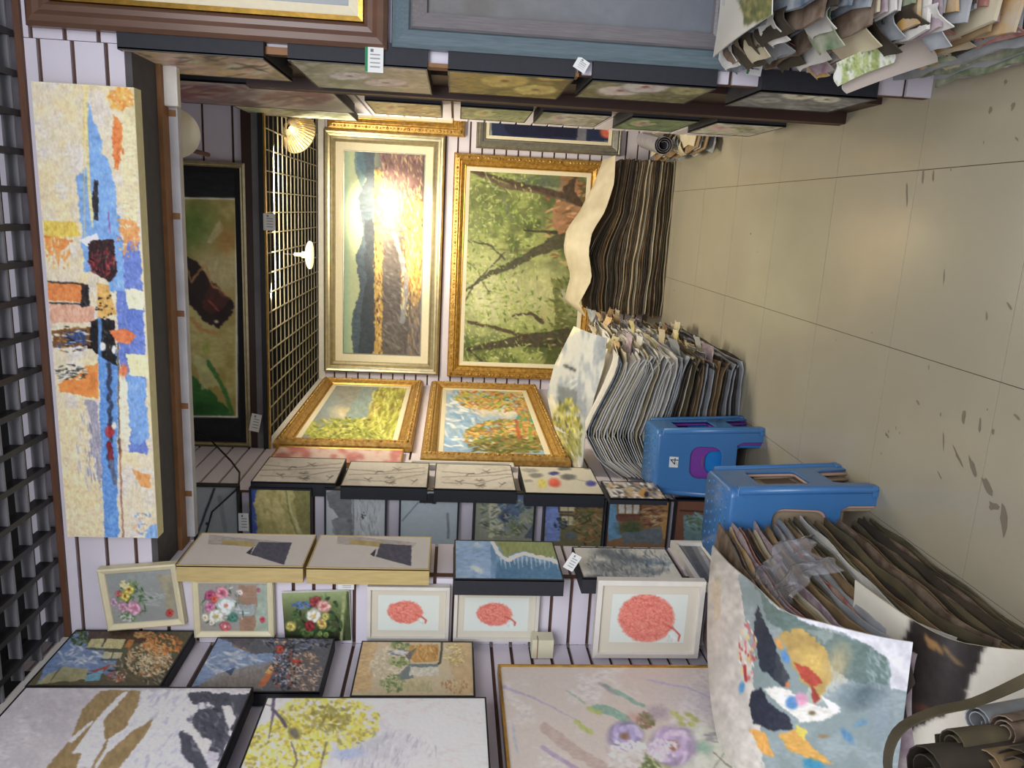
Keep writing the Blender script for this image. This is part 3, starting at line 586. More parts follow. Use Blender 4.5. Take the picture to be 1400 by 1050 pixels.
def a_village(A):
    A.fill((112, 116, 100)); A.poly((60, 78, 104), [(672, 676), (732, 676), (732, 690), (706, 708), (690, 704), (680, 690)], .9, 3); A.poly((160, 158, 126), [(670, 680), (684, 694), (690, 730), (668, 735)], .8, 3); A.ell((40, 50, 72), 690, 708, 10, 6, .3, .9, .4, 3); A.ell((70, 84, 50), 706, 722, 8, 8, 0, .8, .5, 3)
    A.poly((54, 66, 84), [(716, 735), (732, 712), (732, 736)], .8, 2); A.dab(90, (655, 676, 732, 735), [(90, 110, 130), (150, 146, 110), (56, 60, 70), (80, 96, 60)], 7, 1.6, .3, .9, .7); A.grain(8, 3)
def a_house1(A):
    A.fill((92, 86, 52)); A.poly((92, 110, 160), [(745, 682), (764, 682), (766, 740), (745, 740)], 1, 2); A.poly((172, 160, 118), [(764, 684), (788, 684), (788, 700), (766, 700)], 1, 1); A.poly((160, 150, 110), [(768, 706), (788, 706), (786, 718), (770, 718)], 1, 1)
    A.line((50, 40, 34), 2, [(764, 684), (764, 700), (790, 700)], .9, .6); A.line((50, 44, 40), 2, [(766, 704), (790, 706)], .9, .6); A.line((50, 44, 40), 1, [(777, 684), (777, 718)], .8, .4); A.dab(120, (784, 682, 824, 745), [(80, 84, 36), (110, 80, 40), (56, 60, 30), (140, 100, 60)], 7, 2, .3, 1, .8)
    A.ell((70, 84, 100), 780, 732, 8, 6, 0, .8, .4, 3); A.dab(20, (758, 708, 775, 725), [(40, 50, 60)], 4, 1.5, .2, .8); A.grain(8, 3)
def a_house2(A):
    A.fill((116, 84, 50)); A.poly((80, 122, 150), [(832, 686), (842, 688), (850, 735), (832, 740)], 1, 2)
    for x in (846, 856, 866): A.poly((176, 172, 160), [(x, 688), (x+8, 688), (x+8, 702), (x, 702)], 1, .6)
    A.line((40, 30, 26), 1.5, [(844, 686), (876, 686), (876, 704), (844, 704)], .9, .5); A.poly((90, 50, 36), [(842, 704), (876, 704), (874, 712), (844, 712)], .9, 1.5); A.ell((56, 70, 40), 862, 722, 16, 10, 0, .9, .4, 3); A.poly((150, 110, 50), [(902, 686), (916, 686), (916, 740), (906, 735), (900, 705)], .9, 2)
    A.poly((76, 96, 110), [(850, 730), (905, 720), (905, 742), (850, 744)], .8, 3); A.dab(60, (876, 686, 910, 720), [(140, 90, 50), (80, 50, 40), (160, 140, 100)], 8, 1.8, 0, .4, .8); A.grain(8, 3)
def a_s1h(A): A.fill((96, 60, 44)); A.poly((84, 110, 112), [(935, 705), (968, 705), (968, 745), (935, 745)], 1, 3); A.dab(30, (938, 700, 964, 725), [(70, 90, 60), (100, 130, 130)], 6, 2, .5, 1); A.line((40, 30, 26), 2, [(930, 698), (965, 700)], .9, 1)
def geo(k):
    def f(A):      # the two pale geometric prints; k shifts the design along the column
        A.fill((196, 190, 182)); s = k*176
        A.poly((166, 158, 154), [(286+s, 731), (400+s-(6 if k else 0), 742), (388+s, 749), (284+s, 744)], .9, .4)
        A.poly((168, 150, 92), [(306+s-(4 if k else 0), 738), (348+s, 741), (346+s, 748), (302+s, 744)], 1, .6)
        if k: A.poly((78, 78, 94), [(520, 743), (563, 746), (562, 774), (514, 761)], 1, .5); A.poly((50, 50, 64), [(506, 758), (514, 750), (512, 761)], 1, .3)
        else: A.poly((78, 78, 94), [(354, 741), (399, 742), (388, 772), (342, 758)], 1, .5); A.poly((50, 50, 64), [(336, 756), (347, 747), (342, 758)], 1, .3)
        A.grain(3, 8)
    return f
def a_beach(A):
    A.fill((92, 140, 186)); A.poly((132, 172, 214), [(610, 730), (671, 735), (671, 800), (610, 800)], 1, 1); A.mott((160, 190, 222), .4, 14, 1, 1, 4); A.poly((60, 118, 160), [(680, 765), (770, 770), (770, 800), (676, 800)], .7, 5)
    A.poly((140, 152, 92), [(676, 736), (762, 738), (764, 764), (740, 760), (716, 752), (692, 762), (684, 752)], 1, 2); A.line((232, 236, 238), 5, [(674, 740), (682, 758), (694, 766), (716, 756), (742, 762), (766, 770)], 1, 3)
    for x in range(684, 766, 6): A.line((210, 224, 234), 2.6, [(x, 762), (x+1, 772+(x*7) % 9)], .8, 2, .8)
    A.ell((222, 230, 236), 652, 778, 9, 4, .3, .8, .4, 3); A.ell((206, 220, 232), 654, 745, 5, 3, .3, .7, .4, 3); A.grain(5, 4)
def a_inkmt(A):
    A.fill((198, 196, 186)); A.mott((180, 178, 168), .5, 18)
    for x, y, a, b, c in [(838, 757, 26, 6, (78, 88, 98)), (866, 766, 30, 6, (70, 82, 94)), (830, 776, 26, 6, (90, 98, 104)), (884, 780, 24, 5, (86, 100, 112)), (820, 788, 18, 5, (60, 66, 74)), (900, 768, 22, 4, (90, 116, 140)), (850, 786, 34, 4, (110, 116, 120))]: A.ell(c, x, y, a, b, .05, .8, .5, 6)
    A.dab(110, (800, 750, 925, 792), [(70, 78, 88), (150, 156, 160), (110, 122, 134), (190, 190, 184)], 7, 1.6, 1.2, .7, .5); A.grain(6, 3)
def a_greyst(A): A.fill((122, 124, 130)); A.line((176, 176, 176), 5, [(950, 738), (985, 800)], .9, .5); A.line((150, 150, 150), 3, [(962, 738), (1000, 800)], .9, .5); A.line((84, 86, 96), 9, [(936, 740), (970, 800)], .9, .5); A.dab(20, (966, 736, 990, 760), [(60, 80, 40), (160, 120, 90)], 4, 1.5, 1, 1)
def a_fl1(A):
    A.fill((138, 142, 140)); A.mott((152, 156, 154), .5, 20); A.gy([(775, (140, 146, 142)), (860, (128, 130, 130))], .4); A.poly((150, 140, 112), [(214, 785), (236, 785), (240, 845), (228, 840), (226, 815)], .8, 3)
    A.dab(60, (160, 795, 200, 850), [(50, 84, 50), (90, 120, 70), (110, 140, 90)], 7, 1.6, .3, 1.4); A.line((60, 90, 60), 2, [(190, 815), (216, 819)], .9, 1); A.line((70, 100, 70), 1.5, [(190, 822), (214, 818)], .9, 1)
    A.flower(176, 806, 7, (214, 190, 70), (110, 70, 30)); A.flower(171, 815, 7, (206, 184, 60), (100, 60, 30)); A.dab(20, (164, 794, 176, 804), [(206, 196, 140)], 3, 2, 0, 1.5); A.flower(162, 812, 4.5, (196, 96, 90), (150, 50, 50)); A.flower(183, 831, 10, (210, 150, 178), (196, 90, 130)); A.flower(168, 830, 7, (190, 140, 166), (160, 90, 120)); A.flower(155, 823, 6, (180, 150, 170), (150, 110, 140))
    A.flower(232, 838, 5, (190, 60, 56), (120, 30, 30)); A.dab(16, (195, 808, 225, 830), [(176, 180, 178), (160, 164, 162)], 8, 1.2, .2, .6, .7); A.dab(14, (164, 840, 182, 850), [(190, 192, 190)], 3, 1.5, 0, 1.5); A.grain(5, 3)
def a_fl2(A):
    A.fill((146, 142, 136)); A.poly((150, 110, 84), [(325, 800), (352, 800), (352, 865), (328, 868)], .8, 4); A.poly((150, 170, 152), [(352, 800), (368, 800), (368, 868), (346, 868), (352, 830)], .8, 3); A.poly((144, 158, 158), [(322, 826), (350, 826), (350, 842), (322, 842)], .9, 3); A.line((196, 206, 206), 2, [(328, 838), (340, 838)], .9, .6)
    A.dab(50, (275, 800, 335, 860), [(54, 84, 64), (100, 120, 100), (190, 190, 180)], 6, 1.6, .4, 1.5); A.flower(287, 814, 7, (176, 66, 110), (120, 30, 60)); A.flower(303, 811, 9, (214, 130, 150), (176, 40, 80)); A.flower(293, 820, 5, (206, 80, 60), (160, 40, 30)); A.flower(287, 830, 7, (196, 110, 150), (150, 40, 90))
    A.flower(309, 828, 12, (214, 226, 220), (206, 120, 90), 20); A.flower(296, 843, 10, (220, 218, 196), (176, 160, 60)); A.flower(281, 844, 5, (220, 210, 186), (160, 140, 80)); A.flower(308, 857, 7, (200, 90, 100), (220, 210, 190)); A.flower(318, 844, 7, (70, 130, 110), (50, 90, 80)); A.flower(328, 810, 4, (220, 206, 200), (190, 120, 110)); A.flower(359, 847, 4, (196, 60, 80), (140, 30, 50)); A.flower(354, 807, 3, (170, 80, 110), (150, 60, 80)); A.flower(290, 852, 4, (214, 206, 190), (160, 140, 90)); A.grain(6, 3)
def a_fl3(A):
    A.gy([(806, (150, 166, 110)), (840, (84, 96, 54)), (878, (30, 34, 22))]); A.line((150, 160, 100), 4, [(470, 812), (466, 878)], .9, 2); A.poly((60, 74, 40), [(474, 808), (484, 810), (480, 878), (472, 878)], .9, 1.5)
    A.dab(50, (400, 815, 470, 875), [(50, 84, 40), (90, 116, 60), (34, 50, 28)], 8, 3, .3, 1.5); A.dab(24, (398, 822, 424, 832), [(60, 90, 150), (90, 120, 180)], 4, 1.5, .2, .8); A.flower(432, 823, 8, (150, 50, 56), (100, 30, 36)); A.flower(443, 829, 9, (220, 160, 150), (190, 70, 80)); A.flower(429, 842, 10, (226, 220, 200), (206, 170, 60)); A.flower(423, 856, 7, (140, 36, 40), (90, 20, 24)); A.flower(440, 853, 7, (206, 176, 80), (160, 100, 40)); A.flower(398, 856, 7, (190, 180, 80), (150, 130, 40)); A.flower(445, 843, 5, (190, 180, 80), (150, 130, 40)); A.flower(437, 866, 4, (120, 150, 70), (90, 110, 50)); A.flower(446, 868, 4, (120, 150, 70), (90, 110, 50)); A.flower(403, 840, 5, (70, 100, 50), (50, 70, 36)); A.grain(6, 3)
def mini(cx, cy, rx, ry, wob=0):
    def f(A):
        A.fill((200, 208, 202)); c = (214, 112, 96); c2 = (196, 88, 74); A.ell(c, cx, cy, rx, ry, .05, .95, .06, 2)
        A.dab(int(rx*ry*.55), (cx-rx, cy-ry, cx+rx, cy+ry), [c, c2, (224, 138, 120)], 5, .9, .4, 1.2, .7); A.line(c2, 2.6, [(cx+rx*.6, cy+ry*.2), (cx+rx*.92, cy+ry*.45), (cx+rx*1.18, cy+ry*.72), (cx+rx*1.14, cy+ry*.98)], 1, .6, 2)
        A.ell((200, 208, 202), cx+rx*.92, cy+ry*.86, rx*.2, ry*.36, 0, 1, .15, 1); A.line(c2, 2.2, [(cx+rx*.95, cy+ry*.42), (cx+rx*1.2, cy+ry*.74), (cx+rx*1.15, cy+ry*.98)], 1, .4, 1.6)
    return f
def a_town1(A):
    A.fill((98, 92, 66)); A.poly((112, 140, 184), [(60, 912), (82, 885), (100, 862), (124, 862), (120, 885), (140, 895), (160, 900), (158, 925), (110, 920), (50, 935)], 1, 4); A.dab(40, (70, 880, 150, 912), [(190, 200, 214), (140, 160, 196), (212, 216, 222)], 8, 2.5, .2, .8, .7)
    A.dab(40, (90, 860, 125, 882), [(70, 90, 40), (96, 120, 50), (50, 66, 30)], 5, 2, .5, 1.4); A.poly((80, 60, 48), [(122, 860), (215, 862), (200, 880), (118, 876)], .9, 3)
    A.poly((196, 188, 130), [(125, 873), (143, 873), (137, 886), (119, 885)], 1, 1); A.poly((200, 190, 134), [(146, 873), (172, 874), (166, 887), (139, 886)], 1, 1); A.poly((190, 120, 50), [(176, 874), (184, 875), (178, 886), (170, 885)], 1, 1); A.poly((196, 190, 150), [(143, 891), (168, 892), (164, 900), (140, 900)], 1, 1); A.line((60, 70, 50), 1.2, [(155, 891), (152, 900)], 1, .4); A.line((70, 90, 80), 2, [(118, 887), (168, 889)], 1, .6); A.line((70, 90, 80), 2, [(138, 902), (164, 902)], 1, .6)
    A.poly((176, 170, 120), [(60, 925), (88, 912), (122, 914), (116, 930), (50, 935)], .9, 2); A.line((90, 80, 56), 1.5, [(82, 914), (70, 930)], .8, .8); A.poly((176, 70, 50), [(122, 918), (152, 908), (140, 920)], 1, 1); A.poly((110, 170, 196), [(118, 924), (142, 914), (136, 930), (116, 932)], 1, 1)
    A.dab(90, (150, 895, 245, 935), [(90, 80, 66), (60, 56, 50), (120, 100, 70), (160, 150, 130)], 6, 2, .8, 1); A.dab(150, (172, 878, 236, 925), [(206, 186, 140), (190, 166, 120), (226, 206, 170), (170, 120, 70)], 5, 1.8, .8, 1); A.dab(60, (196, 868, 250, 896), [(222, 140, 60), (236, 164, 80), (200, 116, 50)], 5, 2, .8, .9); A.dab(30, (180, 862, 215, 872), [(206, 160, 100), (170, 120, 70)], 5, 2, 0, .6); A.dab(20, (146, 918, 172, 932), [(220, 200, 180), (190, 90, 60)], 3, 1.5, 0, 1.4); A.grain(14, 2.5)
def a_town2(A):
    A.fill((96, 98, 106)); A.poly((128, 152, 190), [(290, 872), (330, 880), (345, 895), (390, 892), (384, 905), (340, 918), (268, 936), (262, 940)], 1, 4); A.dab(50, (280, 890, 360, 925), [(176, 190, 210), (206, 210, 218), (120, 142, 180)], 9, 2.6, .2, .6, .7)
    A.poly((86, 82, 90), [(306, 868), (350, 872), (330, 888), (318, 880)], .9, 3); A.line((150, 100, 60), 2, [(318, 882), (340, 890)], .9, 1.2); A.poly((140, 132, 126), [(330, 912), (378, 904), (360, 942), (262, 942), (290, 925)], .85, 4); A.poly((70, 84, 120), [(308, 918), (322, 912), (316, 924)], 1, 1)
    A.poly((206, 110, 60), [(352, 938), (374, 908), (378, 914), (362, 938)], .95, 1.5); A.poly((220, 170, 90), [(362, 920), (376, 903), (380, 908), (370, 922)], .95, 1); A.dab(150, (370, 880, 410, 945), [(50, 56, 74), (90, 104, 140), (160, 80, 60), (180, 186, 200), (34, 36, 46)], 4, 1.6, .5, 1.4); A.dab(110, (395, 890, 440, 948), [(176, 146, 120), (150, 120, 96), (206, 180, 160), (120, 100, 90)], 5, 1.6, .7, 1); A.dab(90, (360, 866, 450, 890), [(70, 78, 96), (110, 120, 150), (44, 46, 56), (150, 150, 160)], 6, 2, .3, .8); A.flower(383, 888, 6, (186, 70, 50), (140, 50, 40)); A.dab(8, (396, 902, 412, 910), [(190, 60, 50)], 4, 1.5, .2, .4); A.dab(8, (375, 870, 400, 880), [(214, 160, 120)], 3, 1.5, .2, 1); A.grain(12, 2.5)
def a_town3(A):
    A.fill((204, 186, 150)); A.poly((206, 172, 116), [(480, 878), (515, 878), (506, 945), (478, 945)], .9, 5); A.poly((200, 166, 112), [(615, 878), (648, 878), (648, 950), (620, 950)], .7, 5); A.dab(120, (505, 885, 560, 940), [(214, 206, 180), (190, 180, 150), (226, 216, 190)], 5, 2, .5, 1.4, .7)
    for r_, n in (((535, 878, 562, 888), 26), ((530, 898, 560, 912), 30), ((520, 922, 556, 946), 40)): A.dab(n, r_, [(140, 156, 90), (110, 134, 80), (170, 180, 120)], 5, 2, .6, 1.3)
    A.poly((196, 150, 70), [(562, 882), (598, 880), (600, 904), (566, 906), (556, 896)], 1, 2); A.dab(40, (562, 880, 600, 905), [(214, 176, 96), (176, 120, 50), (206, 160, 80)], 6, 1.5, 1.4, .5); A.poly((110, 114, 110), [(554, 896), (570, 884), (566, 892), (560, 904)], 1, 1); A.line((60, 56, 50), 3, [(604, 878), (602, 906), (590, 916)], .9, 1.2)
    A.poly((116, 134, 134), [(545, 922), (560, 908), (600, 908), (600, 914), (562, 916), (566, 928), (548, 930)], .95, 2); A.poly((214, 210, 190), [(560, 912), (600, 912), (600, 924), (560, 924)], .9, 2); A.poly((190, 180, 130), [(552, 938), (565, 928), (590, 930), (592, 946), (554, 946)], .9, 2); A.dab(60, (606, 880, 640, 910), [(206, 180, 90), (180, 150, 70), (224, 214, 160)], 3.5, 1.3, 0, .5); A.dab(50, (600, 930, 640, 948), [(180, 120, 70), (206, 190, 140)], 4, 1.2, 1.4, .4); A.dab(14, (530, 888, 560, 896), [(110, 130, 160), (210, 214, 220)], 5, 1.2, 0, .3); A.grain(8, 3)
def a_mount(A):
    A.fill((188, 182, 186)); A.mott((200, 194, 198), .8, 40, 1, 1, 2); A.mott((176, 170, 178), .5, 30, 2, 1, 5)
    A.poly((206, 204, 212), [(190, 945), (350, 945), (290, 1060), (110, 1060), (150, 990)], 1, 5); A.dab(150, (150, 945, 330, 1055), [(222, 220, 226), (190, 190, 204), (212, 210, 220), (170, 172, 190)], 12, 3, 2.4, .5, .6)
    g = (146, 122, 78); A.poly(g, [(138, 944), (192, 944), (188, 965), (174, 992), (150, 1010), (128, 1052), (80, 1062), (60, 1055), (98, 1008), (112, 970)], 1, 2); A.poly((210, 206, 212), [(168, 946), (176, 946), (156, 968), (140, 986), (145, 1012), (124, 1050), (104, 1052), (112, 1028), (98, 1030), (126, 992), (140, 974)], 1, 1.5)
    A.poly(g, [(210, 982), (200, 1004), (170, 1040), (150, 1064), (124, 1064), (146, 1030), (180, 1000)], 1, 2); A.poly((204, 200, 206), [(93, 1012), (126, 984), (128, 987), (98, 1016)], 1, 1.5)
    d = (66, 68, 82); A.poly(d, [(256, 946), (345, 948), (326, 1000), (310, 1000), (300, 975), (286, 960), (262, 962)], .95, 4); A.poly(d, [(270, 970), (292, 966), (308, 990), (314, 1010), (300, 1040), (284, 1050), (284, 1030), (262, 1006), (244, 1002), (262, 988)], .95, 4)
    A.poly(d, [(244, 1002), (262, 1006), (286, 1040), (288, 1060), (276, 1060), (250, 1030)], .95, 3); A.dab(70, (255, 950, 335, 1040), [(96, 98, 112), (50, 52, 62), (130, 132, 146)], 8, 2.5, 1, .8, .6); A.poly((214, 206, 206), [(302, 964), (316, 966), (322, 985), (314, 1000), (308, 984)], 1, 3); A.poly((216, 208, 206), [(246, 982), (262, 990), (276, 1010), (290, 1012), (282, 1036), (262, 1006), (250, 1002)], 1, 3); A.poly((200, 196, 206), [(276, 1024), (300, 1030), (292, 1055), (284, 1050)], .9, 3)
    A.grain(10, 3)
def a_yellow(A):
    A.fill((214, 208, 206)); A.mott((200, 194, 194), .5, 50); A.ell((176, 176, 190), 510, 1020, 60, 30, 0, .6, .8, 8); A.dab(80, (455, 1000, 600, 1052), [(196, 196, 206), (170, 172, 186), (214, 212, 216), (150, 150, 164)], 10, 1.5, 1.9, .4, .5); A.ell((150, 168, 206), 475, 1030, 22, 7, 0, .7, .5, 3)
    ys = [(206, 186, 40), (226, 206, 60), (180, 164, 60), (226, 216, 130), (150, 146, 60), (236, 214, 30)]
    A.dab(380, (330, 985, 450, 1070), ys, 5.5, 3, .3, 1.4, .85); A.dab(380, (375, 948, 520, 1025), ys, 5.5, 3, .3, 1.4, .75); A.dab(60, (420, 965, 480, 1000), [(130, 122, 50), (160, 150, 70)], 7, 3, .3, 1.4, .7); A.dab(40, (340, 1000, 440, 1050), [(226, 220, 190)], 5, 3, .3, 1.4, .7)
    A.line((92, 84, 104), 5, [(376, 948), (373, 970), (386, 985), (390, 992)], 1, 2); A.line((92, 84, 104), 3.5, [(374, 970), (372, 984), (368, 1010)], .9, 2, 1.5); A.ell((96, 92, 90), 402, 1003, 9, 6, .6, .9, .4, 3); A.line((96, 90, 104), 2.5, [(398, 1015), (406, 1040), (402, 1052)], .9, 2); A.line((96, 90, 104), 2, [(446, 1015), (438, 1052)], .8, 2); A.line((120, 110, 120), 2, [(356, 962), (374, 966)], .9, 1); A.grain(5, 3)
def a_lav(A):
    A.fill((200, 188, 178)); A.mott((208, 200, 196), .8, 50); A.poly((196, 206, 186), [(960, 990), (1020, 1010), (1030, 1055), (900, 1055), (920, 1010)], .6, 8); A.ell((196, 190, 204), 985, 960, 60, 16, .1, .5, .8, 6)
    A.line((160, 146, 190), 4, [(686, 938), (730, 955), (790, 985)], .6, 2, 1); A.line((176, 150, 140), 16, [(745, 995), (790, 1030), (830, 1052)], .6, 4); A.line((166, 140, 176), 6, [(742, 1022), (790, 1052)], .7, 2); A.line((170, 160, 196), 3, [(885, 930), (940, 940), (975, 956)], .7, 2, 1); A.line((150, 170, 200), 3, [(700, 990), (708, 1030)], .5, 3); A.line((150, 130, 170), 3, [(828, 1020), (840, 1050)], .2, 2)
    gt = (120, 166, 146); A.line(gt, 5, [(825, 936), (850, 950), (880, 966)], .8, 3); A.line(gt, 12, [(815, 968), (835, 972), (858, 985)], .8, 4); A.line((140, 170, 140), 3, [(776, 945), (800, 962)], .6, 2); A.ell((130, 170, 150), 962, 1022, 12, 8, .2, .8, .5, 4)
    for x, y in ((808, 970), (818, 974), (790, 988), (797, 995), (806, 1000), (922, 976), (930, 982), (942, 978), (950, 984), (932, 990), (945, 990), (900, 1045), (912, 1048)): A.ell((170, 178, 90), x, y, 6, 3.5, .4, .85, .3, 1)
    A.dab(24, (872, 1032, 905, 1056), [(110, 126, 76), (170, 180, 110), (90, 106, 60)], 9, 3, .9, .8); A.dab(30, (870, 975, 895, 995), [(100, 104, 60), (130, 130, 80), (150, 110, 96)], 6, 3, .9, .8); A.ell((166, 150, 160), 900, 974, 14, 11, 0, .85, .4, 4); A.ell((190, 146, 136), 868, 982, 10, 8, 0, .6, .5, 3)
    for i in range(5): A.ell((150, 140, 150), 822+i*4, 935+i*3, 5, 2, .3, .6, .3, 1)
    A.flower(854, 1006, 24, (172, 160, 204), (150, 110, 80), 26, .8); A.dab(36, (835, 1012, 885, 1030), [(226, 220, 226)], 5, 3, 0, 1.5, .8); A.flower(920, 1020, 32, (190, 168, 204), (160, 100, 70), 30, .85); A.dab(40, (885, 1010, 925, 1040), [(222, 208, 222), (206, 190, 214)], 6, 3, 0, 1.5, .8)
    A.dab(20, (965, 1000, 1000, 1015), [(150, 146, 150)], 8, 2, 0, .2, .6); A.line((110, 90, 80), 2, [(975, 1030), (1000, 1050)], .7, 3); A.line((110, 90, 80), 2, [(990, 1030), (975, 1052)], .6, 3); A.dab(40, (830, 1025, 880, 1050), [(206, 196, 190), (220, 214, 210)], 9, 4, .2, .8, .6); A.grain(5, 3)
def rosewash(base, alt, fl, cen, n=2, dk=(90, 90, 60)):
    def f(A):
        x0, x1, y0, y1 = A.X.min(), A.X.max(), A.Y.min(), A.Y.max(); dx, dy = x1-x0, y1-y0; A.fill(base); A.mott(alt, .9, dx/9, 1.6, .4, 2, .42, .6); A.mott(dk, .5, dx/8, 1.6, .4, 6, .5, .65)
        for i in range(n):
            cx = x0+dx*(.34+.28*i/(max(1, n-1))*2*.75); cy = y0+dy*(.42+.16*(i % 2)); A.ell(fl, cx, cy, dx*.13, dy*.19, 0, .9, .3, 2)
            for k in range(9): t = A.rng.rand()*6.3; q = A.rng.uniform(.5, 1.1); A.ell(tuple(min(255, v*A.rng.uniform(.85, 1.1)) for v in fl), cx+dx*.11*q*math.cos(t), cy+dy*.15*q*math.sin(t), dx*.05, dy*.07, 0, .8, .4, 1.5)
            A.ell(cen, cx, cy, dx*.045, dy*.06, 0, .7, .8, 1)
        A.dab(50, (x0, y0, x1, y1), [alt, dk, base], dx/14, dy/22, 0, .3, .6)
        A.grain(6, 4, 1.5, .6)
    return f
def blooms(base, alt, dk, fl):
    def f(A):
        A.fill(base); A.mott(alt, .8, 26, 1.4, .35, 2, .42, .6); A.mott(dk, .6, 22, 1.4, .35, 6, .48, .62); x0, x1, y0, y1 = A.X.min(), A.X.max(), A.Y.min(), A.Y.max(); A.dab(60, (x0, y0, x1, y1), [alt, dk, base], 12, 1.6, .05, .2, .6)
        for cx, cy, rx, ry, c, ce in fl:
            d = tuple(v*.74 for v in c); h = tuple(min(255, v*1.1) for v in c); A.ell(d, cx, cy+.5, rx*1.02, ry*1.05, 0, .9, .12, 1.5)
            for k in range(9): t = 2*PI*k/9; A.ell(h if k % 2 else c, cx+rx*.52*math.cos(t), cy+ry*.52*math.sin(t), rx*.42, ry*.42, 0, .9, .2, 1)
            A.ell(d, cx+rx*.05, cy, rx*.42, ry*.42, 0, .35, .4, 1); A.ell(h, cx-rx*.08, cy-ry*.12, rx*.34, ry*.3, 0, .8, .3, 1); A.ell(ce, cx, cy, rx*.16, ry*.2, 0, .9, .5, 1)
        A.grain(6, 4, 1.5, .6)
    return f
def a_brownpic(A): A.fill((150, 160, 166)); A.mott((172, 176, 176), .5, 40); A.gx([(60, (170, 180, 186)), (520, (140, 146, 150))])
def a_greypic(A): A.gx([(580, (90, 84, 76)), (700, (104, 104, 104)), (1000, (100, 106, 116))]); A.mott((112, 116, 122), .5, 60); A.grain(3, 6)
def a_navy(A): A.fill((34, 44, 74)); A.poly((150, 160, 158), [(640, 150), (672, 150), (672, 200), (640, 205)], .9, .5); A.poly((120, 120, 130), [(788, 160), (802, 160), (802, 200), (788, 200)], .9, .5); A.poly((24, 26, 50), [(690, 150), (790, 150), (790, 188), (700, 186), (690, 178)], .8, 1); A.poly((110, 116, 130), [(650, 191), (850, 193), (850, 215), (650, 215)], .9, .6); A.ell((200, 90, 70), 833, 180, 12, 9, 0, 1, .2, 1); A.line((232, 170, 160), 1.5, [(826, 172), (840, 188)], .9, .4)
def a_goldpic(A): A.fill((176, 146, 90)); A.mott((206, 176, 120), .7, 12); A.grain(14, 3)
def a_pinkpic(A): A.fill((206, 180, 170)); A.mott((180, 90, 90), .8, 12); A.grain(8, 3)

# ------------------------------------------------------------------ pictures on the walls
G1 = 'stretched canvases in a column on the right partition'; G2 = 'bamboo ink prints'; G3 = 'small canvases in the left recess'
pic('abstract_painting', 'long abstract painting in cream, blue and orange on the header above the opening', 0, 2.56, .055, ext(0, 2.56, (92, 735), (42, 112), (180, 118), (218, 735)), 'wrap', a_abstract, edge=m_cedge, m=KNIFE, res=430, gain=1.15)
SH = 2.585
r = ext(0, SH, (148, 861), (130, 777), (243, 773), (250, 857)); pic('framed_flower_painting', 'cream framed flower vase picture hanging crooked beside the abstract header painting', 0, SH, .03, r, 'cream', a_fl1, cat='painting', group='flower still lifes on the left', res=450, roll=-.10)
pic('framed_flower_painting', 'cream framed still life with white and pink peonies in a glass vase', 0, SH, .03, ext(0, SH, (265, 872), (262, 790), (375, 793), (372, 872)), 'cream', a_fl2, group='flower still lifes on the left', res=450, roll=-.01)
pic('flower_print', 'unframed dark green bouquet print with a blue hyacinth in plastic film', 0, 2.60, .012, ext(0, 2.6, (386, 877), (388, 806), (482, 812), (476, 878)), 'wrap', a_fl3, edge=m_paper, cat='painting', group='flower still lifes on the left', res=450, roll=-.05)
MW = mini
pic('framed_leaf_picture', 'small white box frame with a coral red leaf, upper of the two equal ones', 0, SH, .03, ext(0, SH, (501, 876), (503, 802), (616, 804), (612, 877)), 'shadow', MW(554, 837, 24, 15), group='coral leaf pictures in white box frames', res=450)
pic('framed_leaf_picture', 'small white box frame with a coral red leaf, lower of the two equal ones', 0, SH, .03, ext(0, SH, (619, 876), (622, 805), (740, 808), (733, 879)), 'shadow', MW(676, 840, 24, 15), group='coral leaf pictures in white box frames', res=450)
pic('framed_leaf_picture', 'large chipped white box frame with an orange coral leaf, lowest on the left', 0, 2.49, .03, ext(0, 2.49, (813, 900), (815, 793), (963, 796), (957, 900)), 'shadowL', MW(884, 845, 38, 32), group='coral leaf pictures in white box frames', res=450)
# big frames on the right of the opening
pic('large_framed_picture', 'large brown frame with cream liner and pale picture high on the right', 0, 2.56, .05, (.478, 1.35, 1.81, 2.885), 'brown', a_brownpic, cat='framed picture', res=100)
pic('large_framed_picture', 'large blue grey frame with brushed grey liner on the right wall', 0, 2.56, .05, (.488, 1.35, .675, 1.795), 'bluegrey', a_greypic, cat='framed picture', res=100)
# left wall
TX = -1.545
pic('town_painting', 'black framed town street with orange blossom, topmost of the left wall paintings', 90, TX, .05, ext(90, TX, (40, 937), (100, 861), (262, 863), (222, 941)), 'box', a_town1, m=KNIFE, group='town paintings on the left wall', res=420)
pic('town_painting', 'town street painting under a blue sky with red awnings, second on the left wall', 90, TX, .05, ext(90, TX, (258, 945), (298, 868), (456, 876), (438, 948)), 'box', a_town2, m=KNIFE, group='town paintings on the left wall', res=420)
pic('town_painting', 'sepia courtyard painting with a yellow house, beside the small coral leaves', 90, TX, .05, ext(90, TX, (478, 952), (495, 876), (648, 878), (648, 953)), 'box', a_town3, m=KNIFE, group='town paintings on the left wall', res=420)
BX = -1.50
mr = ext(90, BX, (0, 970), (40, 941), (348, 945), (290, 1050)); mr = (1.45, 2.2, mr[2]-.005, mr[3])
pic('mountain_painting', 'large white, gold and charcoal mountain painting in a black frame', 90, BX, .05, mr, 'box', a_mount, m=KNIFE, res=300, gain=1.5)
pic('tree_painting', 'large painting of a yellow blossoming tree on white in a black frame', 90, BX, .05, (1.45, 2.15, at(665, 960, X=BX).z, at(365, 952, X=BX).z), 'box', a_yellow, m=OIL, res=340, gain=1.5)
